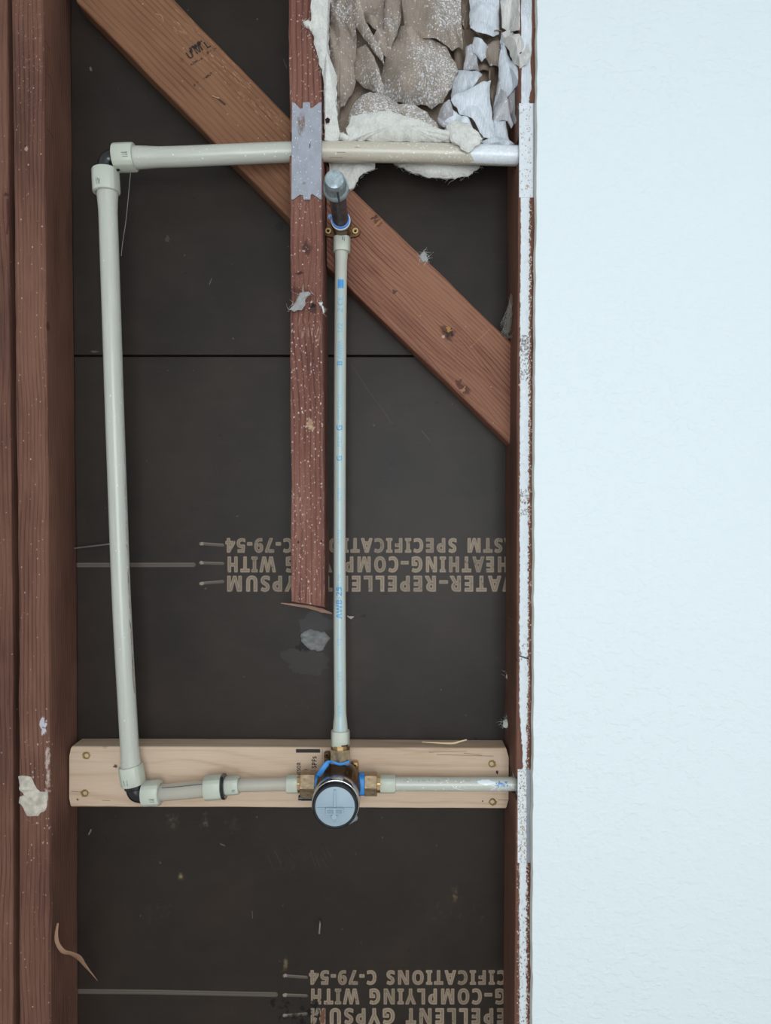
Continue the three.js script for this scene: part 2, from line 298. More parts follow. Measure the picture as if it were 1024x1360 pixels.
function stampDashes(g, at, x0, x1, rows) { for (const [ya, yb] of rows) { const a = at(x0, ya), b = at(x1, yb); scratch(g, [a, b], 4.2, 'rgba(96,85,77,0.95)'); scratch(g, [[a[0], a[1] - 1.5], [b[0], b[1] - 1.5]], 0.8, 'rgba(150,136,122,0.8)'); blob(g, a[0] + 2, a[1], 3, 2.6, 'rgba(150,138,126,0.9)', ya, 0.3, 16); } }
const boards = structure('wall_back', V(BX0, J2, ZS));
const boardGeo = (y0, y1) => new RoundedBoxGeometry(BX1 - BX0, y1 - y0 - 0.0022, 0.0127, 2, 0.0016).translate((BX0 + BX1) / 2, (y0 + y1) / 2, ZS - 0.0064);
function planarUV(g, y0, y1) { const p = g.attributes.position, u = []; for (let i = 0; i < p.count; i++) u.push((p.getX(i) - BX0) / (BX1 - BX0), (p.getY(i) - y0) / (y1 - y0)); g.setAttribute('uv', new THREE.Float32BufferAttribute(u, 2)); return g; }
const rowText = ['ASTM SPECIFICATIONS C-79-54', 'SHEATHING\u2013COMPLYING WITH', 'WATER\u2013REPELLENT GYPSUM'];
function printBlock(g, at, dx, dy) {                                     // rows measured on the middle board; the first letters run on behind the stud
  stampRow(g, at, rowText[0], 684.5 + dx, 299 + dx, 715 + dy, 734 + dy);
  stampRow(g, at, rowText[1], 690 + dx, 300 + dx, 740 + dy, 760 + dy);
  stampRow(g, at, rowText[2], 691 + dx, 299 + dx, 766 + dy, 786 + dy);
  stampDashes(g, at, 266 + dx, 296 + dx, [[722 + dy, 724 + dy], [747.5 + dy, 748.5 + dy], [775 + dy, 772.5 + dy]]);
}
[
  [J1, J1 + BH, 1, (g, at) => {
    scratch(g, [at(120, 90), at(121, 93)], 3, 'rgba(150,145,142,0.6)'); scratch(g, [at(376, 78), at(381, 90)], 0.6, 'rgba(170,170,172,0.6)'); scratch(g, [at(278, 378), at(281, 370)], 0.8, 'rgba(190,185,180,0.6)');
    blob(g, ...at(371, 301), 6, 7, 'rgba(20,17,16,0.5)', 4, 0.2); blob(g, ...at(222, 318), 3, 5, 'rgba(120,113,106,0.35)', 5, 0.4);
    blob(g, ...at(125, 467), 6, 1.5, 'rgba(150,145,138,0.4)', 6, 0.5);
  }],
  [J2, J1, 2, (g, at, R) => {
    printBlock(g, at, 0, 0);
    const a = at(20, 750.5), b = at(257, 750); scratch(g, [a, b], 6.5, 'rgba(92,82,76,0.95)'); scratch(g, [[a[0], a[1] - 2], [b[0], b[1] - 2]], 0.8, 'rgba(124,112,104,0.7)'); scratch(g, [[a[0], a[1] + 2], [b[0], b[1] + 2]], 0.8, 'rgba(118,106,98,0.7)');
    scratch(g, [at(466, 483), at(490, 520), at(509, 545), at(521, 563)], 0.5, 'rgba(120,116,112,0.55)'); scratch(g, [at(560, 572), at(571, 585)], 0.8, 'rgba(120,116,112,0.5)');
    blob(g, ...at(519, 616), 1.5, 1.2, 'rgba(10,8,8,0.9)', 3, 0.3); blob(g, ...at(581, 535), 1.8, 0.9, 'rgba(10,8,8,0.9)', 3, 0.3); blob(g, ...at(659, 650), 1.2, 1.2, 'rgba(10,8,8,0.9)', 3, 0.3); blob(g, ...at(293, 578), 1.4, 1.3, 'rgba(12,9,9,0.9)', 3, 0.3);
    scratch(g, [at(450, 819), at(520, 822)], 0.4, 'rgba(20,16,15,0.6)'); blob(g, ...at(483, 818), 5, 1.4, 'rgba(10,8,8,0.9)', 7, 0.5); blob(g, ...at(513, 789), 6, 0.8, 'rgba(12,10,9,0.7)', 8, 0.5);
    blob(g, ...at(405, 878), 34, 20, 'rgba(66,63,62,0.5)', 9, 0.25); blob(g, ...at(418, 830), 26, 16, 'rgba(66,65,66,0.6)', 12, 0.25); blob(g, ...at(400, 858), 8, 7, 'rgba(9,7,7,0.85)', 10, 0.6);
    for (let i = 0; i < 24; i++) { const [x, y] = at(470 + R() * 190, 480 + R() * 80); scratch(g, [[x, y], [x + R() * 5, y + R() * 5]], 0.4, 'rgba(130,126,120,0.25)'); }
  }],
  [J2 - BH, J2, 3, (g, at, R) => {
    printBlock(g, at, 111, 574);
    const a = at(20, 1316), m = at(200, 1317.5), b = at(366, 1321); scratch(g, [a, m, b], 7, 'rgba(94,83,77,0.95)'); scratch(g, [[a[0], a[1] - 2.4], [m[0], m[1] - 2.4], [b[0], b[1] - 2.4]], 0.7, 'rgba(130,118,110,0.7)'); scratch(g, [[a[0], a[1] + 1], [m[0], m[1] + 1], [b[0], b[1] + 1]], 0.6, 'rgba(128,116,108,0.6)');
    for (const [x, y, rx, ry, c] of [[230, 1090, 10, 14, '120,105,90'], [272, 1092, 7, 13, '125,108,90'], [308, 1095, 14, 12, '92,82,76'], [206, 1212, 34, 17, '92,85,82'], [600, 1212, 55, 20, '90,80,74'], [604, 1188, 4, 12, '140,112,84'], [379, 1280, 3, 10, '165,140,95'], [240, 1164, 3, 3, '150,128,90'], [388, 1148, 24, 18, '78,73,70']]) for (let i = 0; i < 34; i++) { const p = at(x + (R() + R() - 1) * rx, y + (R() + R() - 1) * ry); blob(g, ...p, 0.6 + R() * 2.4, 0.6 + R() * 3.4, `rgba(${c},${0.05 + R() * 0.13})`, i, 0.6, 14); }
    scratch(g, [at(118, 1108), at(121, 1102)], 2, 'rgba(170,165,160,0.6)'); scratch(g, [at(293, 1121), at(298, 1123)], 2, 'rgba(150,146,140,0.5)'); scratch(g, [at(335, 1210), at(335.5, 1220)], 0.8, 'rgba(160,150,140,0.6)');
    for (let i = 0; i < 9; i++) { const x = 355 + R() * 85, y = 1122 + R() * 20; scratch(g, [at(x, y), at(x + 5 + R() * 8, y + 12 + R() * 10)], 0.4, 'rgba(150,144,138,0.35)'); }
    for (let i = 0; i < 34; i++) { const p = at(396 + (R() + R() - 1) * 38, 1346 + (R() + R() - 1) * 24); blob(g, ...p, 1 + R() * 4, 1 + R() * 4, `rgba(9,8,8,${0.3 + R() * 0.5})`, i, 0.7, 16); }
    blob(g, ...at(429, 1352), 4, 12, 'rgba(108,66,50,0.85)', 13, 0.4);
  }],
].forEach(([y0, y1, seed, print]) => {
  const t = sheathingSheet(y1, seed, print);
  part('sheathing_board', planarUV(boardGeo(y0, y1), y0, y1), mat({ map: t, roughness: 0.46, specularIntensity: 0.5, bumpMap: t, bumpScale: 0.0004 }), boards);
});
for (const y0 of [J2 - 2 * BH, J1 + BH]) { const lo = Math.max(y0, FLOOR), hi = Math.min(y0 + BH, CEIL); if (hi - lo > 0.01) part('sheathing_board', planarUV(boardGeo(lo, hi), lo, hi), mat({ color: 0x383330, roughness: 0.6 }), boards); }

// ---------------------------------------------------------------- studs and braces
const FIR = { dark: [72, 43, 34], mid: [104, 67, 54], light: [126, 86, 69] };
const TOP = CEIL - 0.04, BOT = FLOOR + 0.04, VTOP = 1.43, VLEN = 1.45;      // the painted sheet covers y from -0.02 to 1.43
function stud(name, label, pxTable, w, o) {                                // pxTable: [py, px of the front centre line]
  const t = thing(name, label, 'stud', V(xAt(pxTable[0][1], 0), o.lo ?? BOT, -0.0445), o.group);
  const shift = (y) => xAt(interp(pxTable, 680 + (CAM.y - y) / K(0)), 0);
  // millimetres on the sheet from the frame's pixels: on the front face, and on the right hand side
  const front = (px, py) => { const y = yAt(py, 0); return [(0.089 + (xAt(px, 0) - shift(y)) + w / 2) * 1000, (VTOP - y) * 1000]; };
  const tex = woodSheet({ w, d: 0.089, len: VLEN, ...FIR, seed: o.seed, ring: o.ring ?? 0.9, knots: (o.knots || []).map(([px, py, r]) => [...front(px, py), r]), ...o.wood, paint: (g) => o.paint && o.paint(g, front) });
  const geo = timber({ w, d: 0.089, r: o.r ?? 0.003, lo: o.loFn || (() => o.lo ?? BOT), hi: () => TOP, segs: 420, vRef: VTOP - VLEN, vLen: VLEN, shift, rough: o.rough ?? 0.0006, seed: o.seed, notches: o.notches || [], dent: o.dent });
  part('timber', geo, mat({ map: tex, roughness: 0.82, bumpMap: tex, bumpScale: 0.0009 }), t);
  return { t, front, shift };
}
const plates = [['bottom_plate', FLOOR, BOT, 'timber bottom plate lying on the floor under the studs'], ['top_plate', TOP, CEIL, 'timber top plate under the ceiling above the studs']];
for (const [n, a, b, label] of plates) { const t = thing(n, label, 'plate', V(0.15, a, -0.0445)); part('timber', new RoundedBoxGeometry(1.18, b - a, 0.089, 2, 0.002).translate(0.15, (a + b) / 2, -0.0445), mat({ color: 0x6d4739, roughness: 0.85 }), t); }

stud('timber_stud', 'reddish brown timber stud on the far side of the narrow dark gap', [[0, -12], [460, -8.5], [900, -4], [1360, -4]], 0.042, { seed: 11, paint: (g) => { specks(g, 80, 140, 0, 1450, 220, 5, { size: [0.3, 1.2], color: [200, 180, 172] }); scratch(g, [[128, 335], [129, 365], [127, 380]], 3, 'rgba(70,32,26,0.8)'); blob(g, 126, 328, 3, 3, 'rgba(60,30,25,0.8)', 3); } });
stud('timber_stud', 'plain dark timber stud of the neighbouring empty bay', [[0, -404], [1360, -402]], 0.041, { seed: 12 });
const mainStud = stud('timber_stud', 'reddish brown timber stud with a dried mud blob carrying the block end', [[0, 35], [460, 40], [900, 45], [1360, 45.5]], 0.042, {
  seed: 13, r: 0.005, ring: 1.1, knots: [[62, 432, 7]], wood: { contrast: 1.15 },
  paint: (g, F) => {
    specks(g, 88, 134, 0, 1450, 380, 6, { size: [0.25, 1.1], color: [196, 176, 166] }); specks(g, 89, 130, 60, 260, 160, 16, { size: [0.2, 0.8], color: [190, 175, 168] });
    specks(g, 134, 220, 0, 1450, 60, 9, { size: [0.2, 0.7], color: [190, 170, 158] });
    for (let i = 0; i < 90; i++) { const R = rng(i + 400), [x, y] = F(16 + R() * 36, R() * 150); scratch(g, [[x, y], [x + 5 + R() * 5, y - 3 - R() * 3]], 0.4, `rgba(${150 + R() * 40},${125 + R() * 30},${112 + R() * 30},0.3)`); }
    for (const [x0, y0, x1, y1] of [[58, 50, 72, 55], [66, 90, 82, 100], [64, 165, 82, 169]]) { const a = F(x0, y0), b = F(x1, y1); scratch(g, [a, [(a[0] + b[0]) / 2, a[1] + 1], b], 0.9, 'rgba(48,28,22,0.9)'); }
    blob(g, ...F(31, 198), 2.2, 3.4, 'rgba(190,165,150,0.8)', 5); blob(g, ...F(30, 194), 1.1, 1.1, 'rgba(25,15,12,0.9)', 5);
    blob(g, ...F(55, 966), 4.5, 15, 'rgba(200,200,212,0.9)', 8, 0.5); for (let i = 0; i < 5; i++) { const p = F(53 + (i % 2) * 4, 952 + i * 7); scratch(g, [p, [p[0] + 3, p[1] + 1]], 1.2, 'rgba(110,75,64,0.9)'); }
    for (let i = 0; i < 30; i++) { const R = rng(i + 77), p = F(58 + R() * 5, 994 + R() * 60); blob(g, ...p, 0.8 + R() * 1.6, 1 + R() * 4, 'rgba(190,176,166,0.6)', i, 0.6, 12); }
    specks(g, 95, 135, 1050, 1230, 120, 19, { size: [0.3, 1.3], color: [205, 190, 180] });
  },
});
// stump of the sawn stud in the middle of the bay, sprinkled with paint; notched for the pipe
const notchY = (py, h) => { const y = yAt(py, -0.018); return { y0: y - h / 2, y1: y + h / 2, depth: 0.0335 }; };
const sawn = stud('sawn_stud', 'sawn off timber stud sprinkled with white paint, hanging behind the riser pipe', [[0, 405.5], [400, 407], [800, 408.5]], 0.043, {
  seed: 14, lo: 0.535, loFn: (x, z) => lerp(0.5615, 0.5545, x / 0.043 + 0.5) + z * 0.17, ring: 0.8, rough: 0.0012, knots: [[405, 330, 9], [412, 410, 7]], notches: [notchY(202, 0.031)],
  wood: { dark: [78, 42, 36], mid: [116, 72, 61], light: [140, 96, 82] },
  dent: (x, y, z) => { if (z < -0.02) return 0; const py = 680 + (CAM.y - y) / K(0), px = x * 1000; const edge = 391 + px * 0.12; return 0.011 * smooth(edge - 10, edge, py) * smooth(edge + 34, edge + 6, py) * smooth(20, -16, px) + 0.002 * (fbm(x * 200, y * 200, 4, 3) - 0.5) * smooth(420, 400, py) * smooth(300, 320, py) * 2; },
  paint: (g, F) => {
    specks(g, 86, 136, 0, 900, 1500, 21, { size: [0.2, 1.1], color: [228, 214, 208] }); specks(g, 86, 136, 500, 900, 520, 23, { size: [0.2, 1.2], color: [232, 224, 220], stretch: 2.5 });
    specks(g, 136, 220, 0, 900, 50, 22, { size: [0.2, 0.6], color: [210, 190, 170] });
    for (let i = 0; i < 26; i++) { const R = rng(i + 900), p = F(396 + R() * 30, 420 + R() * 28); scratch(g, [p, [p[0] + (R() - 0.5) * 5, p[1] + 4 + R() * 6]], 0.7, 'rgba(190,165,150,0.55)'); }
    blob(g, ...F(413, 405), 3, 4, 'rgba(22,14,12,0.9)', 3, 0.4); blob(g, ...F(411, 400), 1.6, 1.6, 'rgba(225,215,205,0.9)', 4, 0.4); blob(g, ...F(395, 363), 5, 2, 'rgba(50,24,20,0.8)', 4, 0.5);
    blob(g, ...F(409, 563), 4, 6, 'rgba(190,160,128,0.7)', 5, 0.4); blob(g, ...F(411, 568), 5, 3, 'rgba(205,180,140,0.6)', 6, 0.4);
    blob(g, ...F(394, 720), 1.3, 1.6, 'rgba(20,10,10,0.9)', 7, 0.3); blob(g, ...F(425, 719), 1.1, 1.4, 'rgba(30,16,14,0.9)', 7, 0.3);
    for (let i = 0; i < 40; i++) { const R = rng(i + 1500), p = F(392 + R() * 36, 470 + R() * 320); scratch(g, [p, [p[0] + (R() - 0.5), p[1] + 8 + R() * 26]], 0.5, `rgba(206,178,168,${0.15 + R() * 0.3})`); }
    for (let i = 0; i < 22; i++) { const R = rng(i + 1900), p = F(428 + R() * 3, 640 + R() * 150); scratch(g, [p, [p[0], p[1] + 4 + R() * 12]], 0.9, 'rgba(226,212,200,0.6)'); }
    for (let i = 0; i < 26; i++) { const R = rng(i + 2300), p = F(389 + R() * 12, 650 + R() * 140); scratch(g, [p, [p[0], p[1] + 4 + R() * 12]], 0.7, 'rgba(58,38,48,0.4)'); }
  },
});
// stud under the cut edge of the drywall, with a crusty white stripe left on its face
const rightStud = stud('timber_stud', 'timber stud with a crusty white paint stripe beside the drywall edge', [[0, 711], [240, 710], [500, 708], [900, 707], [1360, 704.5]], 0.0425, {
  seed: 15, r: 0.0022, ring: 1.0, knots: [[690, 1325, 5]], notches: [notchY(207, 0.034), { ...notchY(1041, 0.028), depth: 0.05 }],
  paint: (g, F) => {
    const R = rng(31), edgeL = (py) => interp([[120, 691], [400, 689], [940, 688], [1000, 692.5], [1020, 693], [1025, 688], [1360, 688]], py), edgeR = (py) => interp([[120, 702], [400, 701], [900, 699.3], [1010, 697.5], [1360, 697.5]], py);
    g.fillStyle = 'rgb(226,231,237)'; g.beginPath();
    const pts = []; for (let py = 0; py <= 1380; py += 2) pts.push(F(edgeL(py) + (noise(py * 0.4, 1, 2) - 0.5) * 1.4, py)); for (let py = 1380; py >= 0; py -= 2) pts.push(F(edgeR(py) + (noise(py * 0.5, 5, 2) - 0.5) * 2.4, py));
    pts.forEach(([x, y], i) => i ? g.lineTo(x, y) : g.moveTo(x, y)); g.fill();
    for (let py = 230; py < 1380; py += 1.5) for (let k = 0; k < 2; k++) { if (R() < 0.45) continue; const p = F(edgeR(py) + R() * R() * 5, py); g.fillStyle = `rgba(232,228,226,${0.5 + R() * 0.5})`; g.beginPath(); g.ellipse(p[0], p[1], 0.4 + R() * 0.8, 0.4 + R() * 0.9, 0, 0, 7); g.fill(); }
    for (let i = 0; i < 420; i++) { const py = 230 + R() * 1130, p = F(lerp(edgeL(py), edgeR(py), R()), py), v = 200 + R() * 50; blob(g, ...p, 0.6 + R() * 1.6, 0.6 + R() * 2.2, `rgba(${v},${v + 3},${v + 6},0.5)`, i, 0.5, 10); }
    for (const [y0, y1, n] of [[445, 472, 130], [472, 505, 60], [650, 670, 50], [676, 684, 20], [855, 876, 26], [1200, 1360, 60]]) for (let i = 0; i < n; i++) { const py = lerp(y0, y1, R()), p = F(lerp(edgeL(py), edgeR(py), R()), py), v = 70 + R() * 90; blob(g, ...p, 0.3 + R() * 0.8, 0.3 + R() * 1.2, `rgba(${v},${v - 12},${v - 14},0.75)`, i, 0.6, 9); }
    scratch(g, [F(688, 871), F(694, 873), F(700, 875)], 1.3, 'rgba(20,16,15,0.95)'); scratch(g, [[80, F(680, 874)[1]], [88, F(684, 877)[1]]], 1.6, 'rgba(20,14,12,0.95)');
    for (const [y, x0] of [[830, 20], [842, 14], [300, 30], [345, 40]]) { const yy = F(700, y)[1]; scratch(g, [[x0, yy], [x0 + 45, yy - 2]], 0.7, 'rgba(170,130,96,0.7)'); }
    for (let i = 0; i < 160; i++) { const py = 1020 + R() * 340, p = F(edgeL(py) - 3 + R() * 5, py); blob(g, ...p, 0.4 + R(), 0.4 + R(), 'rgba(214,206,204,0.6)', i, 0.5, 9); }
    specks(g, 89, 132, 0, 1450, 300, 44, { size: [0.3, 1], color: [226, 224, 224] });
  },
});

// diagonal brace, in two lengths either side of the sawn stud
function brace(label, upper, lower, x0w, x1w, o) {                          // upper / lower = [[px, py], [px, py]] on the front face
  const zf = -0.051, U0 = P(...upper[0], zf), U1 = P(...upper[1], zf), L0 = P(...lower[0], zf), L1 = P(...lower[1], zf);
  const dir = U1.clone().sub(U0).normalize().add(L1.clone().sub(L0).normalize()).normalize(), nrm = V(-dir.y, dir.x, 0);   // dir runs down to the right, nrm up to the right
  const du = U0.clone().lerp(U1, 0.5).dot(nrm), dl = L0.clone().lerp(L1, 0.5).dot(nrm), w = du - dl, mid = nrm.clone().multiplyScalar((du + dl) / 2);
  // local y = -dir (up to the left), local x = nrm
  const ang = Math.atan2(nrm.y, nrm.x), ex = nrm, ey = dir.clone().multiplyScalar(-1);
  const yEnd = (X) => (x) => (X - mid.x - x * ex.x) / ey.x;
  const a = yEnd(x0w), b = yEnd(x1w), yc = (a(0) + b(0)) / 2, len = Math.abs(a(0) - b(0)) + 0.14, vTop = yc + len / 2;
  const face = (px, py) => { const q = P(px, py, zf).sub(mid); return [(0.038 + q.dot(ex) + w / 2) * 1000, (vTop - q.dot(ey)) * 1000]; };
  const tex = woodSheet({ w, d: 0.038, len, H: 1024, Wpx: 560, ...FIR, ...o.wood, seed: o.seed, ring: o.ring, knots: (o.knots || []).map(([px, py, r]) => [...face(px, py), r]), paint: (g) => o.paint(g, face, ang) });
  const geo = timber({ w, d: 0.038, r: 0.004, lo: (x) => b(x), hi: (x) => a(x), segs: 150, vRef: vTop - len, vLen: len, rough: 0.0006, seed: o.seed, dent: o.dent });
  geo.rotateZ(ang).translate(mid.x, mid.y, zf);
  const base = mid.clone().addScaledVector(ey, yc).setZ(-0.07);
  const t = thing('diagonal_brace', label, 'brace', base);
  part('timber', geo, mat({ map: tex, roughness: 0.8, bumpMap: tex, bumpScale: 0.0008 }), t);
  return { t, face, ang };
}
brace('orange brown diagonal brace with a black ink stamp above the horizontal pipe', [[233, 0], [383, 155]], [[98, 0], [385, 289]], 0.0795, xAt(385, 0) + 0.0005, {
  seed: 41, ring: 0.8, wood: { dark: [96, 60, 42], mid: [132, 90, 64], light: [152, 110, 80], contrast: 0.8 },
  paint: (g, F, ang) => {
    const ink = (text, px, py, size, a, alpha = 0.85, bold = 'bold') => { const [x, y] = F(px, py); g.save(); g.translate(x, y); g.rotate(a + ang); g.font = `${bold} ${size}px sans-serif`; g.textAlign = 'center'; g.textBaseline = 'middle'; g.fillStyle = `rgba(28,20,18,${alpha})`; g.fillText(text, 0, 0); g.restore(); };
    ink('U', 250, 75, 15, -0.62); ink('M', 261, 67, 15, -0.62, 0.95); ink('L', 273, 61, 15, -0.62, 0.9); ink('®', 239, 83, 9, 0.5, 0.5, '');
    for (let i = 0; i < 26; i++) { const R = rng(i + 60), t = R(), p = F(248 + t * 17 + R() * 3, 68 - t * 14 + R() * 4); blob(g, ...p, 0.8 + R() * 1.5, 0.8 + R() * 1.5, 'rgba(24,17,16,0.75)', i, 0.6, 10); }
    for (const [x, y, n, sx, sy] of [[259, 84, 26, 8, 4], [279, 70, 14, 6, 3], [275, 102, 26, 7, 6], [258, 114, 8, 3, 2]]) for (let i = 0; i < n; i++) { const R = rng(i + x * 7), s = R() * 2 - 1, p = F(x + s * sx, y - s * sy + (R() - 0.5) * 3); blob(g, ...p, 0.5 + R() * 0.9, 0.4 + R() * 0.6, 'rgba(30,22,20,0.6)', i, 0.6, 9); }
    for (let i = 0; i < 90; i++) { const R = rng(i + 700), x = 228 + R() * 150, y = x - 226 + R() * 40, p = F(x, y); scratch(g, [p, [p[0] + (R() - 0.5), p[1] + 2 + R() * 7]], 0.5, `rgba(214,186,156,${0.3 + R() * 0.45})`); }
    const a = F(281, 131), b = F(296, 141); scratch(g, [a, [(a[0] + b[0]) / 2, a[1] + 2], b], 3.2, 'rgba(62,40,30,0.85)'); scratch(g, [F(280, 130), F(288, 133)], 1.6, 'rgba(190,156,126,0.9)');
    scratch(g, [F(205, 20), F(212, 22), F(215, 30)], 1, 'rgba(190,160,130,0.7)'); specks(g, 45, 150, 0, 600, 160, 72, { size: [0.2, 0.8], color: [222, 205, 190] });
  },
});
brace('red brown diagonal brace with open knots under the capped pipe stub', [[468, 250], [680, 455]], [[470, 388], [673, 584]], xAt(430, 0) - 0.0005, xAt(687.5, 0) + 0.0012, {
  seed: 42, ring: 1.05, knots: [[592, 445, 11], [500, 297, 6], [612, 520, 10], [455, 388, 4]], wood: { dark: [84, 47, 38], mid: [128, 82, 64], light: [150, 104, 82], contrast: 1.5 },
  dent: (x, y, z) => (z > -0.01 ? 0.004 * smooth(-0.036, -0.05, x) * fbm(y * 30, 2, 1, 3) : 0),
  paint: (g, F) => {
    blob(g, ...F(592, 445), 5, 6, 'rgba(54,30,24,0.8)', 3, 0.6); blob(g, ...F(594, 441), 3.2, 4, 'rgba(176,128,70,0.9)', 5, 0.5); blob(g, ...F(586, 450), 2.6, 2, 'rgba(196,170,150,0.9)', 6, 0.4); blob(g, ...F(598, 447), 2, 2, 'rgba(40,22,18,0.9)', 7, 0.4);
    blob(g, ...F(503, 296), 8, 2.4, 'rgba(178,126,70,0.75)', 8, 0.6); blob(g, ...F(496, 290), 5, 3, 'rgba(66,36,28,0.8)', 9, 0.6); blob(g, ...F(521, 390), 3, 3, 'rgba(60,38,30,0.7)', 10, 0.5);
    blob(g, ...F(612, 521), 5, 3, 'rgba(196,140,100,0.7)', 11, 0.5); blob(g, ...F(606, 512), 5, 4, 'rgba(84,44,32,0.7)', 12, 0.5);
    const a = F(650, 438), b = F(622, 464); scratch(g, [a, b], 0.7, 'rgba(180,150,130,0.55)'); specks(g, 38, 150, 0, 800, 120, 73, { size: [0.2, 0.8], color: [205, 180, 160] });
  },
});

// ---------------------------------------------------------------- pine block behind the valve
const ZB = -0.051;
const blockX0 = xAt(92, ZB), blockX1 = xAt(675.5, ZB), blockTop = 992.5, blockBot = 1073;
const block = thing('wood_block', 'pale new pine block fixed across the bay behind the valve', 'board', V((blockX0 + blockX1) / 2, yAt(blockBot, ZB), -0.07));
{
  const w = K(ZB) * (blockBot - blockTop), L = blockX1 - blockX0, yc = yAt((blockTop + blockBot) / 2, ZB), xc = (blockX0 + blockX1) / 2, len = L + 0.02;
  // local y runs to the left, local x runs up
  const F = (px, py) => { const q = P(px, py, ZB); return [(0.038 + (q.y - yc) + w / 2) * 1000, (xc + 0 - q.x) * -1000 + len * 500]; };
  const tex = woodSheet({ w, d: 0.038, len, H: 1400, Wpx: 560, seed: 51, ring: 0.30, contrast: 0.55, dark: [178, 147, 122], mid: [206, 179, 155], light: [221, 198, 176], knots: [[153, 1021, 3]].map(([a, b, r]) => [...F(a, b), r]), paint: (g) => {
    const txt = (s, px, py, size, sx = 1, font = 'bold') => { const [x, y] = F(px, py); g.save(); g.translate(x, y); g.rotate(0); g.scale(1, sx); g.font = `${font} ${size}px sans-serif`; g.textAlign = 'left'; g.textBaseline = 'middle'; g.fillStyle = 'rgba(30,26,24,0.92)'; g.fillText(s, 0, 0); g.restore(); };
    const a = F(393, 998.8), b = F(425, 998.8); g.fillStyle = 'rgba(36,29,26,0.95)'; g.fillRect(a[0] - 2.5, a[1], 5, b[1] - a[1]);
    txt('SPFs', 417, 1022.5, 8.2, 1.15); txt('KD', 406.5, 1034, 9, 1.0, ''); txt('NISOR', 397.2, 1034, 6.8, 1.05);
    g.strokeStyle = 'rgba(120,104,92,0.5)'; g.lineWidth = 0.5; const q0 = F(428, 996), q1 = F(428, 1030); scratch(g, [q0, q1], 0.5, 'rgba(90,78,68,0.6)');
    for (let i = 0; i < 60; i++) { const R = rng(i + 3000), p = F(100 + R() * 570, 996 + R() * 74); scratch(g, [p, [p[0] + (R() - 0.5), p[1] + 6 + R() * 40]], 0.4, `rgba(${170 + R() * 30},${135 + R() * 25},${105 + R() * 20},0.28)`); }
    for (const [x0, y0, x1, y1] of [[580, 1003, 655, 1005], [616, 1001, 640, 1004], [570, 1000, 620, 998], [136, 1067, 146, 1067.5], [136, 994, 142, 994], [137, 996, 141, 996], [662, 1064, 676, 1064.5], [95, 1055, 108, 1055.5]]) scratch(g, [F(x0, y0), F(x1, y1)], 0.8, 'rgba(92,72,56,0.55)');
    blob(g, ...F(153, 1021), 2, 3, 'rgba(92,56,40,0.85)', 3, 0.4); blob(g, ...F(103, 1066), 1.4, 1.4, 'rgba(60,46,40,0.8)', 4, 0.5); blob(g, ...F(660.5, 1027), 2.4, 1.5, 'rgba(24,18,15,0.95)', 5, 0.4); blob(g, ...F(641, 1066), 1, 1, 'rgba(40,30,25,0.9)', 6, 0.3);
  } });
  const geo = timber({ w, d: 0.038, r: 0.0028, lo: (x) => -L / 2 + 0.004 * smooth(0.03, 0.045, Math.abs(x)), hi: (x) => L / 2 - 0.004 * smooth(0.034, 0.045, Math.abs(x)), segs: 60, vRef: -len / 2, vLen: len, rough: 0.0003, seed: 51 });
  geo.rotateZ(Math.PI / 2).rotateZ(-0.004).translate(xc, yc, ZB);
  part('timber', geo, mat({ map: tex, roughness: 0.7, bumpMap: tex, bumpScale: 0.0004 }), block);
}

// ---------------------------------------------------------------- plumbing
const pexTone = [194, 194, 184];
function pexSheet(W, H, seed, paint) {
  return canvasTexture(W, H, (x, y) => { const k = 1 + 0.05 * (fbm(x * 0.03, y * 0.008, seed, 3) - 0.5) + 0.03 * (noise(x * 0.2, y * 0.02, seed) - 0.5); return [pexTone[0] * k, pexTone[1] * k, pexTone[2] * k]; }, paint, { wrapT: THREE.ClampToEdgeWrapping });
}
const pexLook = { roughness: 0.32, clearcoat: 0.25, clearcoatRoughness: 0.2 };
const pexPlain = mat({ map: pexSheet(128, 512, 3), ...pexLook });
const pexClear = mat({ color: 0xe4e0d6, roughness: 0.3, transmission: 0.55, thickness: 0 });
const ringPrint = (seed) => canvasTexture(512, 128, () => [197, 199, 186], (g) => { const R = rng(seed); g.fillStyle = 'rgba(72,76,78,0.7)'; for (let r = 0; r < 3; r++) for (let k = 0; k < 3; k++) if (R() > 0.15) { const x = 262 + k * 11 + R() * 3, y = 26 + r * 34; g.fillRect(x, y, 2 + R() * 3, 7 + R() * 4); if (R() > 0.4) g.fillRect(x, y + R() * 6, 6, 2); } });
const ringMat = [1, 2, 3].map((s) => mat({ map: ringPrint(s * 13), roughness: 0.42 }));
const ringBare = mat({ color: 0xc5c7b9, roughness: 0.42 });
const blackPlastic = mat({ color: 0x14141a, roughness: 0.28, clearcoat: 0.4, clearcoatRoughness: 0.15 });
const brass = mat({ color: 0x93785a, roughness: 0.34, metalness: 0.9 }), darkBrass = mat({ color: 0x6a5138, roughness: 0.38, metalness: 0.85 }), yellowBrass = mat({ color: 0xc9a878, roughness: 0.3, metalness: 0.9 });
const zinc = mat({ color: 0x8a7a46, roughness: 0.4, metalness: 0.8 }), darkHole = mat({ color: 0x1a1510, roughness: 0.9 });
const blueTape = mat({ color: 0x3f8fdc, roughness: 0.5 });

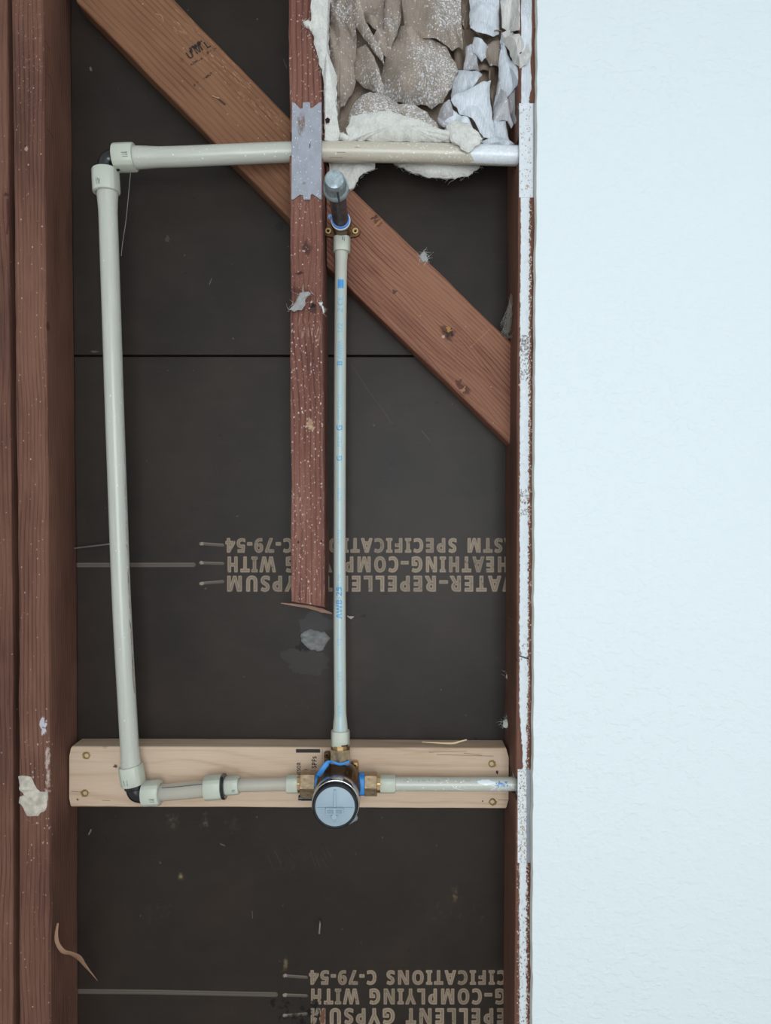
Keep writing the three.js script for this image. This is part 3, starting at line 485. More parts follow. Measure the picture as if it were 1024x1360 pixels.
// horizontal pipe across the top of the bay
const zTop = -0.018;
{
  const zL = -0.006, pts = [P(168, 209.5, zL), P(240, 208, -0.009), P(310, 205, -0.013), P(385, 202, zTop), P(430, 201.3, zTop), P(560, 203.3, zTop), P(640, 205.6, zTop), P(698, 207.5, zTop)];
  const H = 1400, W = 256, vOf = (px) => (px - 168) / (698 - 168), yPx = (px) => (1 - vOf(px)) * H;
  const tex = pexSheet(W, H, 8, (g) => {
    g.fillStyle = 'rgba(210,186,156,0.36)'; g.fillRect(0, yPx(645), W, yPx(424) - yPx(645));
    const R = rng(88), whiteFrom = (u) => 612 + 26 * (fbm(u * 9, 2, 3, 3) - 0.5) + 40 * Math.abs(u - 0.40);
    for (let i = 0; i < 3400; i++) { const px = 400 + R() * 290, u = 0.12 + R() * 0.62, k = (px - 400) / 230, s = 0.5 + 2.2 * Math.pow(R(), 4); if (R() < 0.10 + 0.9 * k * k) { g.fillStyle = `rgba(238,240,242,${0.5 + R() * 0.5})`; g.beginPath(); g.ellipse(u * W, yPx(px), s, s * 1.3, 0, 0, 7); g.fill(); } }
    for (let i = 0; i < 90; i++) { const px = 180 + R() * 230, u = 0.15 + R() * 0.5, s = 0.8 + 1.6 * Math.pow(R(), 3); g.fillStyle = 'rgba(240,241,240,0.9)'; g.beginPath(); g.ellipse(u * W, yPx(px), s, s * 1.2, 0, 0, 7); g.fill(); }
    g.fillStyle = 'rgb(226,231,238)'; g.beginPath(); g.moveTo(0.06 * W, yPx(700)); for (let u = 0.06; u <= 0.72; u += 0.01) g.lineTo(u * W, yPx(whiteFrom(u))); g.lineTo(0.72 * W, yPx(700)); g.fill();
    for (let i = 0; i < 300; i++) { const px = 630 + R() * 60; g.fillStyle = `rgba(${236 + R() * 14},${240 + R() * 10},${246 + R() * 8},0.6)`; g.beginPath(); g.ellipse((0.1 + R() * 0.6) * W, yPx(px), 1 + R() * 5, 1 + R() * 5, 0, 0, 7); g.fill(); }
    for (const [px, u, l] of [[446, 0.58, 12], [436, 0.66, 18], [470, 0.5, 8]]) { g.fillStyle = 'rgba(92,76,60,0.7)'; g.fillRect(u * W, yPx(px + l), 2, l * 2.6); }
  });
  const a = P(152.5, 209.8, zL), b = P(180, 208.8, zL + 0.0), t = thing('water_pipe', 'milky plastic pipe running level across the top of the bay, white painted end', 'pipe', P(430, 201, zTop));
  part('pipe', sweep(pts, (v) => 0.01315 + 0.0016 * smooth(0.09, 0.015, v), { seg: 160, around: 32 }), mat({ map: tex, ...pexLook }), t);
  part('expansion_ring', ringGeometry(a, b, 0.0145, 0.0183, 0.002), ringMat[0], t, 'pale green white collar ring');
}
const elbow = (label, pts, r, lugs) => { const t = thing('pipe_elbow', label, 'pipe fitting', pts[0]); const c = new THREE.CatmullRomCurve3(pts, false, 'centripetal'); part('body', merge([sweep(c, r, { seg: 28, around: 28 }), ...lugs]), blackPlastic, t); return t; };
{
  const z = -0.006, e = elbow('black plastic elbow at the upper corner of the pipe loop', [P(166, 209.2, z), P(153, 209.2, z), P(144.5, 212.5, z), P(141, 221, z), P(141, 236, z)], 0.0112, [lathe(P(151, 209.3, z), P(156, 209.3, z), [[0, 0], [0.0132, 0], [0.0138, 0.001], [0.0138, 0.004], [0, 0.004]]), lathe(P(141, 222.5, z), P(141, 228, z), [[0, 0], [0.0128, 0], [0.0136, 0.001], [0.0136, 0.005], [0, 0.005]])]);
  part('rib', sweep([P(160, 222, z + 0.003), P(152, 226, z + 0.004), P(149, 232, z + 0.003)], 0.0035, { seg: 10, around: 10 }), blackPlastic, e);
}
// long drop down the left of the bay
{
  const zs = (t) => lerp(-0.006, -0.026, t), path = [[142, 244], [142.8, 262], [147.5, 400], [152, 540], [156.2, 660], [161.5, 800], [168.5, 930], [173, 1005], [175.5, 1036]];
  const pts = path.map(([x, y]) => P(x, y, zs((y - 244) / 792)));
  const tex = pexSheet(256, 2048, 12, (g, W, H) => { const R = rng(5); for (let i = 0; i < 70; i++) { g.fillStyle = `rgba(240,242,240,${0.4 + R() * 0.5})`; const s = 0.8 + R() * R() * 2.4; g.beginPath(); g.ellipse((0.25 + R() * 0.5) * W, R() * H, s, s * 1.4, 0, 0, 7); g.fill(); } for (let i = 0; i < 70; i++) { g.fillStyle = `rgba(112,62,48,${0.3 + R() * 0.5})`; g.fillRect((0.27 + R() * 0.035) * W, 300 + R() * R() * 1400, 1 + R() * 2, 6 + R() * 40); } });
  const t = thing('water_pipe', 'long milky plastic pipe dropping beside the double stud, leaning slightly', 'pipe', pts[4]);
  part('pipe', sweep(pts, (v) => 0.0123 + 0.0015 * smooth(0.05, 0.01, v) + 0.0012 * smooth(0.95, 0.985, v), { seg: 160, around: 32 }), mat({ map: tex, ...pexLook }), t);
  part('expansion_ring', ringGeometry(P(140, 225.6, -0.006), P(141.5, 256.5, -0.006), 0.0138, 0.0177, 0.002), ringMat[1], t, 'pale collar ring with small black print');
  part('expansion_ring', ringGeometry(P(173.2, 1015.8, -0.026), P(177.5, 1042, -0.026), 0.0128, 0.0162, 0.002), ringMat[2], t, 'pale collar ring with small black print');
}
{
  const z = -0.026;
  elbow('black plastic elbow at the lower corner of the pipe loop', [P(177, 1034, z), P(178.5, 1045, z), P(181.5, 1052.5, z), P(188, 1054.5, z), P(200, 1054, z)], 0.0118, [lathe(P(178, 1041, z), P(179, 1047, z), [[0, 0], [0.0135, 0], [0.0135, 0.005], [0.0125, 0.006], [0, 0.006]])]);
  const t = thing('pipe_connector', 'short clear plastic pipe between the black elbow and the reducer', 'pipe', P(240, 1050, z));
  part('pipe', sweep([P(203, 1054, z), P(242, 1050.5, z), P(284, 1046.5, z)], 0.0112, { seg: 30, around: 30 }), pexClear, t);
  part('expansion_ring', ringGeometry(P(190.3, 1054.2, z), P(213.5, 1052.5, z), 0.0115, 0.0170, 0.002), ringMat[0], t);
  part('expansion_ring', ringGeometry(P(272.2, 1047, z), P(295.5, 1045, z), 0.0115, 0.0163, 0.002), ringBare, t);
  part('printing', sweep([P(215, 1046.5, z + 0.0111), P(240, 1044.5, z + 0.0111), P(268, 1041.5, z + 0.0110)], 0.0006, { seg: 10, around: 6 }), mat({ color: 0x5c5a58 }), t, 'faint grey printed line');
  const rd = thing('pipe_reducer', 'black plastic reducer joining the thick and thin pipes before the valve', 'pipe fitting', P(297, 1044.5, z));
  part('body', lathe(P(284, 1045.6, z), P(312, 1043, z), [[0, 0], [0.011, 0], [0.011, 0.0125], [0.0172, 0.0125], [0.0172, 0.0155], [0.0165, 0.0162], [0.008, 0.0165], [0.008, 0.028], [0, 0.028]]), blackPlastic, rd);
  const s = thing('pipe_connector', 'thin clear plastic pipe between the reducer and the valve', 'pipe', P(350, 1042, z));
  part('pipe', sweep([P(306, 1043.6, z), P(340, 1042.6, z), P(388, 1041.3, z)], 0.0088, { seg: 30, around: 28 }), pexClear, s);
  part('expansion_ring', ringGeometry(P(299, 1044, z), P(318, 1042.6, z), 0.009, 0.0124, 0.0018), ringMat[1], s);
  part('expansion_ring', ringGeometry(P(380.5, 1041.6, z), P(397.5, 1041.2, z), 0.009, 0.0120, 0.0018), ringBare, s);
}
// supply on the right
{
  const z = -0.026, pts = [P(512, 1041.2, z), P(600, 1041.4, z), P(700, 1041.0, z)];
  const tex = pexSheet(256, 900, 15, (g, W, H) => {
    const R = rng(17), y = (px) => (1 - (px - 512) / 188) * H;
    g.fillStyle = 'rgba(96,112,110,0.45)'; for (let px = 528; px < 640; px += 1.6) if (R() > 0.35) g.fillRect((0.33 + R() * 0.03) * W, y(px), 4 + R() * 9, 2 + R() * 4);
    for (let i = 0; i < 46; i++) { g.fillStyle = `rgba(240,240,236,${0.4 + R() * 0.5})`; const s = 1 + R() * 3; g.beginPath(); g.ellipse((0.3 + R() * 0.4) * W, y(525 + R() * 110), s, s * 1.8, 0, 0, 7); g.fill(); }
    g.strokeStyle = 'rgba(244,243,238,0.9)'; g.lineWidth = 4; g.beginPath(); g.moveTo(0.47 * W, y(600)); g.quadraticCurveTo(0.64 * W, y(604), 0.62 * W, y(650)); g.stroke();
    blob(g, 0.40 * W, y(645), 15, 58, 'rgba(234,240,248,0.95)', 4, 0.25); for (let i = 0; i < 200; i++) { g.fillStyle = 'rgba(226,232,240,0.7)'; g.beginPath(); g.ellipse((0.45 + R() * 0.25) * W, y(650 + R() * 40), 1 + R() * 4, 1 + R() * 5, 0, 0, 7); g.fill(); }
    for (let i = 0; i < 26; i++) { g.fillStyle = 'rgba(62,124,196,0.75)'; g.fillRect((0.36 + R() * 0.12) * W, y(658 + R() * 16), 5 + R() * 8, 5 + R() * 8); }
  });
  const t = thing('water_pipe', 'thin milky plastic pipe from the valve into the drywall side stud', 'pipe', P(600, 1041, z));
  part('pipe', sweep(pts, 0.0093, { seg: 40, around: 28 }), mat({ map: tex, ...pexLook }), t);
  part('expansion_ring', ringGeometry(P(503.5, 1041.2, z), P(525.3, 1041.3, z), 0.0095, 0.0119, 0.0018), ringBare, t);
}
// riser with blue lettering
{
  const zs = (t) => lerp(-0.025, -0.034, t), pts = [[452, 982], [451.8, 940], [451, 800], [451.2, 640], [451.6, 520], [452.6, 380], [453.6, 322]].map(([x, y]) => P(x, y, zs((982 - y) / 660)));
  const H = 2048, W = 256, yv = (py) => (py - 322) / 660 * H;
  const tex = pexSheet(W, H, 19, (g) => {
    const R = rng(29), line = (s, py, size, alpha, bold = 'bold') => { g.save(); g.translate(0.5 * W, yv(py)); g.rotate(-Math.PI / 2); g.scale(1, 1.45); g.font = `${bold} ${size}px sans-serif`; g.textBaseline = 'middle'; g.fillStyle = `rgba(70,150,206,${alpha})`; g.fillText(s, 0, 0); g.restore(); };
    g.fillStyle = 'rgba(150,196,214,0.38)'; g.fillRect(0.43 * W, yv(372), 0.17 * W, yv(975) - yv(372));
    g.fillStyle = 'rgba(30,130,215,0.95)'; for (let i = 0; i < 5; i++) g.fillRect((0.435 + i * 0.032) * W, yv(374), 0.022 * W, yv(386) - yv(374)); g.fillStyle = 'rgba(60,150,220,0.7)'; g.fillRect(0.43 * W, yv(376), 0.16 * W, yv(384) - yv(376));
    line('2 CE', 418, 34, 0.6, ''); line('1/2', 446, 30, 0.55, ''); line('AWWA', 480, 26, 0.55, ''); line('B', 489, 36, 0.8);
    line('HOT COLD', 560, 22, 0.45, ''); line('G', 575, 38, 0.85); line('PEX', 596, 26, 0.45, ''); line('G', 615, 36, 0.7); line('SDR9', 668, 24, 0.4, ''); line('ASTM', 724, 24, 0.4, ''); line('US PW', 782, 20, 0.55, ''); line('2', 784, 26, 0.6);
    line('AWB-25', 822, 36, 0.98); line('1/2', 858, 22, 0.5, ''); line('CTS', 904, 24, 0.42, ''); line('F876', 950, 22, 0.42, '');
  });
  const t = thing('riser_pipe', 'thin upright milky pipe with blue lettering rising from the valve', 'pipe', pts[3]);
  part('pipe', sweep(pts, (v) => 0.00835 + 0.0017 * smooth(0.055, 0.02, v) + 0.001 * smooth(0.955, 0.985, v), { seg: 150, around: 28 }), mat({ map: tex, ...pexLook }), t);
  part('expansion_ring', ringGeometry(P(452, 990.5, -0.025), P(452, 969.5, -0.025), 0.0088, 0.0127, 0.0016), ringBare, t);
  part('expansion_ring', ringGeometry(P(453.6, 335.5, -0.034), P(453.8, 315, -0.034), 0.0088, 0.0121, 0.0016), ringMat[1], t, 'pale collar ring with black print');
}
// drop ear elbow and capped steel stub
{
  const ze = -0.034, t = thing('drop_ear_elbow', 'brass drop ear elbow screwed to the diagonal brace above the riser', 'pipe fitting', P(455, 306, -0.05));
  const ctr = P(454.2, 304, ze);
  part('body', merge([lathe(P(453.8, 322, ze), ctr, [[0, 0], [0.0085, 0], [0.0085, 0.006], [0.0095, 0.007], [0.0095, ctr.distanceTo(P(453.8, 322, ze))], [0, ctr.distanceTo(P(453.8, 322, ze))]]), lathe(V(ctr.x, ctr.y, -0.0505), V(ctr.x, ctr.y, 0), [[0, 0], [0.0095, 0], [0.0115, 0.006], [0.0118, 0.022], [0.0136, 0.026], [0.0138, 0.040], [0.0125, 0.0415], [0, 0.0415]])]), darkBrass, t);
  for (const [px, py] of [[436, 307.5], [472, 307.5]]) {
    const c = P(px, py, -0.046), s = new THREE.Shape(), dx = ctr.x - c.x, sg = Math.sign(dx);
    s.moveTo(0, 0.0062); s.absarc(0, 0, 0.0062, sg > 0 ? Math.PI / 2 : Math.PI / 2, sg > 0 ? Math.PI * 1.5 : -Math.PI / 2, sg < 0); s.lineTo(dx * 0.9, -0.009); s.lineTo(dx * 0.9, 0.007); s.closePath();
    part('ear', new THREE.ExtrudeGeometry(s, { depth: 0.004, bevelEnabled: true, bevelSize: 0.0006, bevelThickness: 0.0006, bevelSegments: 2, curveSegments: 16 }).translate(c.x, c.y, -0.0500), darkBrass, t);
    const h = part('screw', lathe(V(c.x, c.y, -0.0460), V(c.x, c.y, 0), [[0, 0], [0.0047, 0], [0.0047, 0.0016], [0.0040, 0.0026], [0.0022, 0.0030], [0.0021, 0.0012], [0, 0.0012]], 24), yellowBrass, t, 'small brass screw');
    part('recess', lathe(V(c.x, c.y, -0.0449), V(c.x, c.y, 0), [[0, 0], [0.0019, 0], [0.0019, 0.0002], [0, 0.0002]], 12), darkHole, h);
  }
  const n = thing('capped_stub', 'galvanised capped pipe stub sticking out of the drop ear elbow', 'pipe', V(ctr.x, ctr.y, -0.012));
  const grime = canvasTexture(256, 512, (x, y) => { const q = fbm(x * 0.05, y * 0.02, 4, 4), k = 1 + 0.7 * (q - 0.5) + 0.18 * (noise(x * 0.3, y * 0.04) - 0.5); return [86 * k, 82 * k, 82 * k]; });
  const galv = canvasTexture(256, 256, (x, y) => { const q = fbm(x * 0.06, y * 0.06, 9, 4), f = noise(x * 0.5, y * 0.5), k = 1 + 0.35 * (q - 0.5) + 0.25 * (f - 0.5); return [158 * k, 170 * k, 176 * k]; });
  part('nipple', sweep([V(ctr.x, ctr.y, -0.012), V(ctr.x, ctr.y, 0.094)], 0.0106, { seg: 20, around: 32 }), mat({ map: grime, roughness: 0.5, metalness: 0.45 }), n, 'grey steel pipe with a dull seam');
  const cap = part('cap', lathe(V(ctr.x, ctr.y, 0.084), V(ctr.x, ctr.y, 1), [[0.0106, 0], [0.0146, 0], [0.0155, 0.001], [0.0155, 0.005], [0.0146, 0.0065], [0.0133, 0.008], [0.0130, 0.020], [0.0124, 0.0255], [0.0108, 0.0285], [0.006, 0.0300], [0, 0.0304]], 40), mat({ map: galv, roughness: 0.42, metalness: 0.55, bumpMap: galv, bumpScale: 0.0004 }), n, 'bright galvanised cap');
  part('casting_seam', sweep([V(ctr.x + 0.0040, ctr.y - 0.0150, 0.087), V(ctr.x + 0.0036, ctr.y - 0.0128, 0.097), V(ctr.x + 0.0034, ctr.y - 0.0124, 0.107)], 0.0011, { seg: 8, around: 8 }), mat({ color: 0x4a5054, roughness: 0.6, metalness: 0.4 }), cap);
  part('thread_tape', lathe(V(ctr.x, ctr.y, -0.0075), V(ctr.x, ctr.y, 1), [[0.0106, 0], [0.0130, 0], [0.0130, 0.0035], [0.0108, 0.0045]], 36), mat({ color: 0xe8ecf2, roughness: 0.6 }), n, 'white thread tape');
  const bt = part('thread_tape', lathe(V(ctr.x, ctr.y, -0.0042), V(ctr.x, ctr.y, 1), [[0.0106, 0], [0.0123, 0.0005], [0.0121, 0.004], [0.0107, 0.005]], 36), mat({ color: 0x5c93e6, roughness: 0.55 }), n, 'blue thread tape');
  part('tape_tail', sweep([V(ctr.x - 0.0105, ctr.y + 0.0035, -0.001), V(ctr.x - 0.0140, ctr.y + 0.0040, 0.000), V(ctr.x - 0.0148, ctr.y + 0.0005, 0.001)], 0.0019, { seg: 10, around: 8 }), mat({ color: 0x86aef2, roughness: 0.55 }), bt);
}
// shower valve
{
  const capC = P(445, 1071, 0.053), X = capC.x, Y = capC.y, z = -0.022, c0 = V(X, Y, z);
  const t = thing('shower_valve', 'brass shower valve body with a grey plastic test cap and blue strap', 'valve', V(X, Y, -0.05));
  const nutW = canvasTexture(128, 128, (x, y) => { const k = 0.8 + 0.5 * fbm(x * 0.08, y * 0.05, 3, 4) + 0.12 * noise(x * 0.4, y * 0.3); return [150 * k, 130 * k, 106 * k]; });
  nutW.repeat.set(30, 30);
  const nutMat = mat({ map: nutW, roughness: 0.36, metalness: 0.8, bumpMap: nutW, bumpScale: 0.0002 });
  const arm = (B, prof) => lathe(c0, B, prof, 36), dist = (B) => c0.distanceTo(B);
  const l = P(427, 1041, z), r = P(478, 1041, z), u = P(452, 1016, z);
  // body: barrel towards the room with shoulders, two side arms, one upward arm
  part('body', merge([
    lathe(V(X, Y, -0.050), V(X, Y, 1), [[0, 0], [0.0150, 0], [0.0200, 0.004], [0.0270, 0.012], [0.0300, 0.022], [0.0305, 0.034], [0.0298, 0.044], [0.0285, 0.050], [0.0262, 0.054], [0.0262, 0.074], [0.0278, 0.076], [0.0278, 0.086], [0, 0.086]], 56),
    arm(l, [[0, 0], [0.0150, 0], [0.0150, 0.024], [0.0125, 0.027], [0.0125, dist(l) + 0.006], [0, dist(l) + 0.006]]),
    arm(r, [[0, 0], [0.0150, 0], [0.0150, 0.024], [0.0125, 0.027], [0.0125, dist(r) + 0.006], [0, dist(r) + 0.006]]),
    arm(u, [[0, 0], [0.0160, 0], [0.0150, 0.022], [0.0115, 0.026], [0.0115, dist(u)], [0.0095, dist(u) + 0.004], [0.0095, dist(u) + 0.030], [0, dist(u) + 0.030]]),
    sweep([V(X - 0.013, Y + 0.018, -0.004), V(X - 0.010, Y + 0.012, 0.015), V(X - 0.009, Y + 0.010, 0.03)], 0.0085, { seg: 12, around: 16 }), sweep([V(X + 0.013, Y + 0.018, -0.004), V(X + 0.012, Y + 0.012, 0.015), V(X + 0.012, Y + 0.010, 0.03)], 0.0085, { seg: 12, around: 16 }),
  ]), darkBrass, t, 'dark brass casting');
  part('collar', lathe(P(452, 1023, z), P(452, 1015.5, z), [[0, 0], [0.0128, 0], [0.0132, 0.001], [0.0132, 0.003], [0.0118, 0.004], [0.0118, 0.0078], [0, 0.0078]]), yellowBrass, t, 'bright brass collar');
  // nuts
  part('union_nut', hexNut(P(399.5, 1041, z), P(419.5, 1041, z), 0.0178, 0), nutMat, t);
  part('union_nut', hexNut(P(484, 1041.2, z), P(501, 1041.2, z), 0.0158, 0), nutMat, t);
  part('union_nut', hexNut(P(452.2, 1013.5, z), P(452.2, 993.5, z), 0.0146, Math.PI / 6), nutMat, t);
  for (const [a, b, rr] of [[P(396, 1041.1, z), P(400.5, 1041, z), 0.0112], [P(500, 1041.2, z), P(505, 1041.2, z), 0.0112], [P(452.2, 994.5, z), P(452.2, 989, z), 0.0108]]) part('ferrule', lathe(a, b, [[0, 0], [rr, 0], [rr, a.distanceTo(b)], [0, a.distanceTo(b)]]), yellowBrass, t, 'bright brass rim');
  part('tape_band', lathe(P(418.5, 1041, z), P(427.5, 1041, z), [[0.0125, 0], [0.0148, 0.0004], [0.0152, 0.003], [0.0150, 0.0075], [0.0130, 0.0092]]), blueTape, t, 'bright blue plastic band');
  part('tape_band', lathe(P(477, 1041.2, z), P(485, 1041.2, z), [[0.0128, 0], [0.0150, 0.0004], [0.0149, 0.0072], [0.0128, 0.0080]]), blueTape, t, 'bright blue plastic band');
  part('tape_band', lathe(P(452.2, 1016.2, z), P(452.2, 1012.6, z), [[0.0120, 0], [0.0136, 0.0004], [0.0138, 0.0030], [0.0120, 0.0036]]), blueTape, t, 'bright blue plastic band');
  { // flat strap that ties the blue bands together
    const c = new THREE.CatmullRomCurve3([P(423, 1030, 0.000), P(426, 1026, 0.003), P(430.5, 1019, 0.003), P(436, 1013, 0.0), P(442, 1012.5, -0.006), P(452, 1015, -0.0075), P(464, 1011.5, -0.012)], false, 'centripetal');
    part('strap', gridGeometry(50, 16, (i, j) => { const s = i / 50, p = c.getPointAt(s), T = c.getTangentAt(s), S = T.clone().cross(Z1).normalize(), a = j / 16 * 2 * Math.PI, w = lerp(0.0034, 0.0018, smooth(0.35, 0.55, s)); return { p: p.clone().addScaledVector(S, Math.cos(a) * w).add(V(0, 0, Math.sin(a) * 0.0009)), u: j / 16, v: s }; }, true, true), blueTape, t, 'bright blue plastic strap');
  }
  // mounting lugs with screws
  for (const [px, py, w, h] of [[434.5, 1003, 0.009, 0.015], [471.5, 1017, 0.010, 0.018], [474, 1060, 0.009, 0.012]]) {
    const c = P(px, py, -0.043), lug = part('mounting_lug', new RoundedBoxGeometry(w, h, 0.010, 3, 0.003).translate(c.x, c.y - 0.003, -0.0455), py < 1010 ? brass : yellowBrass, t);
    if (py < 1050) { const s = part('screw', lathe(V(c.x, c.y + 0.001, -0.0406), V(c.x, c.y + 0.001, 1), [[0, 0], [0.0042, 0], [0.0042, 0.0012], [0.0034, 0.0020], [0.0020, 0.0022], [0.0019, 0.0010], [0, 0.0010]], 20), py < 1010 ? darkBrass : yellowBrass, lug); part('recess', lathe(V(c.x, c.y + 0.001, -0.0397), V(c.x, c.y + 0.001, 1), [[0, 0], [0.0017, 0], [0.0017, 0.0002], [0, 0.0002]], 10), darkHole, lug); }
    else part('bore', lathe(V(c.x + 0.001, c.y - 0.004, -0.0404), V(c.x + 0.001, c.y - 0.004, 1), [[0, 0], [0.0022, 0], [0.0022, 0.0004], [0, 0.0004]], 12), darkHole, lug);
  }
  part('stop_screw', merge([new RoundedBoxGeometry(0.020, 0.0055, 0.008, 3, 0.002).translate(P(409, 1060, -0.03).x, P(409, 1060, -0.03).y, -0.030), lathe(P(396.5, 1059.5, -0.028), P(402, 1059.5, -0.028), [[0, 0], [0.0034, 0], [0.0034, 0.005], [0, 0.005]], 16)]), blackPlastic, t, 'small black plastic piece under the nut');
  // plastic test cap
  const capBlack = part('cap_rim', lathe(V(X, Y, 0.030), V(X, Y, 1), [[0, 0], [0.0284, 0], [0.0292, 0.001], [0.0292, 0.0165], [0.0286, 0.0220], [0.0272, 0.0235], [0.0248, 0.0235], [0.0246, 0.0215], [0, 0.0215]], 64), mat({ color: 0x191b20, roughness: 0.3, clearcoat: 0.5, clearcoatRoughness: 0.2 }), t, 'glossy black rim');
  part('chrome_sleeve', lathe(V(X, Y, 0.028), V(X, Y, 1), [[0.0262, 0], [0.0300, 0.0002], [0.0304, 0.001], [0.0304, 0.0165], [0.0300, 0.0175], [0.0292, 0.0176]], 64), mat({ color: 0xc9ccce, roughness: 0.2, metalness: 0.95 }), t, 'bright metal sleeve behind the rim');
  const grey = mat({ color: 0x9fb0bd, roughness: 0.5 }), zc = 0.0515;
  const disc = part('cap_disc', lathe(V(X, Y, zc), V(X, Y, 1), [[0, 0], [0.0249, 0], [0.0249, 0.0018], [0.0240, 0.0022], [0, 0.0022]], 56), grey, t, 'blue grey plastic face');
  const q = zc + 0.0021, bx = (x0, x1, y0, y1, h0) => { const h = h0 * 2.2; return new RoundedBoxGeometry(x1 - x0, y1 - y0, h, 2, 0.0005).translate(X + (x0 + x1) / 2, Y + (y0 + y1) / 2, q + h / 2 - 0.0003); };
  part('raised_cross', merge([bx(-0.0015, 0.0013, 0.000, 0.0215, 0.0014), bx(-0.0115, 0.0108, -0.0085, -0.0004, 0.0022), bx(0.0118, 0.0230, -0.0022, -0.0006, 0.0012), bx(-0.0225, -0.012, -0.0022, -0.0008, 0.0010), bx(-0.0009, 0.0006, -0.0200, -0.0135, 0.0010), lathe(V(X - 0.0008, Y - 0.0112, q - 0.0004), V(X - 0.0008, Y - 0.0112, 1), [[0, 0], [0.0036, 0], [0.0036, 0.0054], [0.0030, 0.0060], [0, 0.0060]], 20)]), grey, disc);
  part('pocket', merge([bx(-0.0098, -0.0014, -0.0070, -0.0018, 0.0024), bx(0.0010, 0.0092, -0.0070, -0.0018, 0.0024)]), mat({ color: 0x8496a4, roughness: 0.6 }), disc);
  part('cap_tab', new RoundedBoxGeometry(0.016, 0.012, 0.008, 3, 0.003).rotateZ(0.5).translate(X + 0.019, Y - 0.0225, 0.034), mat({ color: 0x8c949a, roughness: 0.35, transmission: 0.25, thickness: 0 }), t, 'clear plastic tab');
}
// screws through the block ends
for (const [px, py, label, tilt] of [[115, 1003.5, 'upper zinc screw in the pine block end at the double stud', 0.5], [113, 1053.5, 'lower zinc screw in the pine block end at the double stud', 0.45], [653, 1014.5, 'upper zinc screw in the pine block end at the drywall side', -0.35], [654, 1065, 'lower zinc screw in the pine block end at the drywall side', -0.5]]) {
  const c = P(px, py, ZB + 0.0002), ax = V(Math.sin(tilt) * 0.35, 0, Math.cos(tilt)).normalize(), t = thing('wood_screw', label, 'screw', c, 'screws in the pine block');
  const A = c.clone().addScaledVector(ax, -0.0022), B = A.clone().add(ax);
  part('head', lathe(A, B, [[0, 0], [0.0048, 0.0006], [0.0052, 0.0022], [0.0046, 0.0030], [0.0030, 0.0032], [0.0028, 0.0010], [0, 0.0010]], 22), zinc, t);
  part('recess', lathe(A.clone().addScaledVector(ax, 0.0011), B, [[0, 0], [0.0027, 0], [0.0027, 0.0002], [0, 0.0002]], 6), darkHole, t);
  const list = []; const R = rng(px + py); for (let i = 0; i < 9; i++) { const a = R() * 6.28, p = c.clone().add(V(Math.cos(a) * 0.0052, Math.sin(a) * 0.0042, 0.0002)); list.push(new THREE.TetrahedronGeometry(0.0012 + R() * 0.0008).scale(1.6, 0.7, 0.6).rotateZ(a).translate(p.x, p.y, p.z)); }
  part('splinters', merge(list), mat({ color: 0xb08f5a, roughness: 0.9 }), t, 'torn wood around the screw head', 'stuff');
}

// ---------------------------------------------------------------- nail plates
function nailPlate(label, x0, x1, y0, y1, z, tex, notchTop, notchBottom, bend) {
  const t = thing('nail_plate', label, 'metal plate', P((x0 + x1) / 2, (y0 + y1) / 2, z)), s = new THREE.Shape();
  const q = (fx, py) => { const p = P(lerp(x0, x1, fx), py, z); return [p.x, p.y]; };
  const pts = notchTop ? [[0, y1 - 0], [0.02, y0], [0.10, y0 + 1], [0.30, y0 + 9], [0.37, y0 + 8], [0.38, y0 + 0.5], [0.62, y0], [0.63, y0 + 8], [0.72, y0 + 7], [0.92, y0 + 0.5], [1, y0], [1, y1], [0.93, y1 - 1], [0.70, y1 - 7.5], [0.64, y1 - 6.5], [0.63, y1], [0.40, y1], [0.38, y1 - 6], [0.28, y1 - 6.5], [0.08, y1 - 0.5]] : [[0, y1], [0, y0], [1, y0], [1, y1]];
  pts.forEach(([fx, py], i) => { const [x, y] = q(fx, py); i ? s.lineTo(x, y) : s.moveTo(x, y); }); s.closePath();
  const g = new THREE.ExtrudeGeometry(s, { depth: 0.0010, bevelEnabled: true, bevelSize: 0.0003, bevelOffset: -0.0003, bevelThickness: 0.0002, bevelSegments: 1 }).translate(0, 0, z - 0.0012);
  const a = q(0, y1), b = q(1, y0), p = g.attributes.position, uv = []; for (let i = 0; i < p.count; i++) uv.push((p.getX(i) - a[0]) / (b[0] - a[0]), (p.getY(i) - a[1]) / (b[1] - a[1])); g.setAttribute('uv', new THREE.Float32BufferAttribute(uv, 2));
  part('plate', g, mat({ map: tex, roughness: 0.55, metalness: 0.1, bumpMap: tex, bumpScale: 0.0003 }), t);
  return t;
}
nailPlate('grey nail plate with toothed ends over the pipe on the sawn stud', 387, 427, 135.5, 265, 0.0020, canvasTexture(160, 512, (x, y) => { const k = 1 + 0.14 * (fbm(x * 0.03, y * 0.02, 6, 4) - 0.5); return [160 * k, 163 * k, 174 * k]; }, (g) => {
  const R = rng(61); for (let i = 0; i < 60; i++) blob(g, 50 + (R() + R() - 1) * 26, 120 + (R() + R() - 1) * 60, 2 + R() * 6, 4 + R() * 14, `rgba(${92 + R() * 40},${80 + R() * 30},${76 + R() * 26},0.22)`, i, 0.6, 12);
  blob(g, 62, 100, 6, 36, 'rgba(122,92,76,0.55)', 3, 0.6); blob(g, 98, 228, 4, 16, 'rgba(92,88,92,0.8)', 4, 0.4); blob(g, 66, 428, 9, 7, 'rgba(120,110,108,0.5)', 5, 0.5);
  specks(g, 0, 160, 0, 512, 260, 63, { size: [0.8, 3.4], color: [232, 234, 242] });
}), true, true);
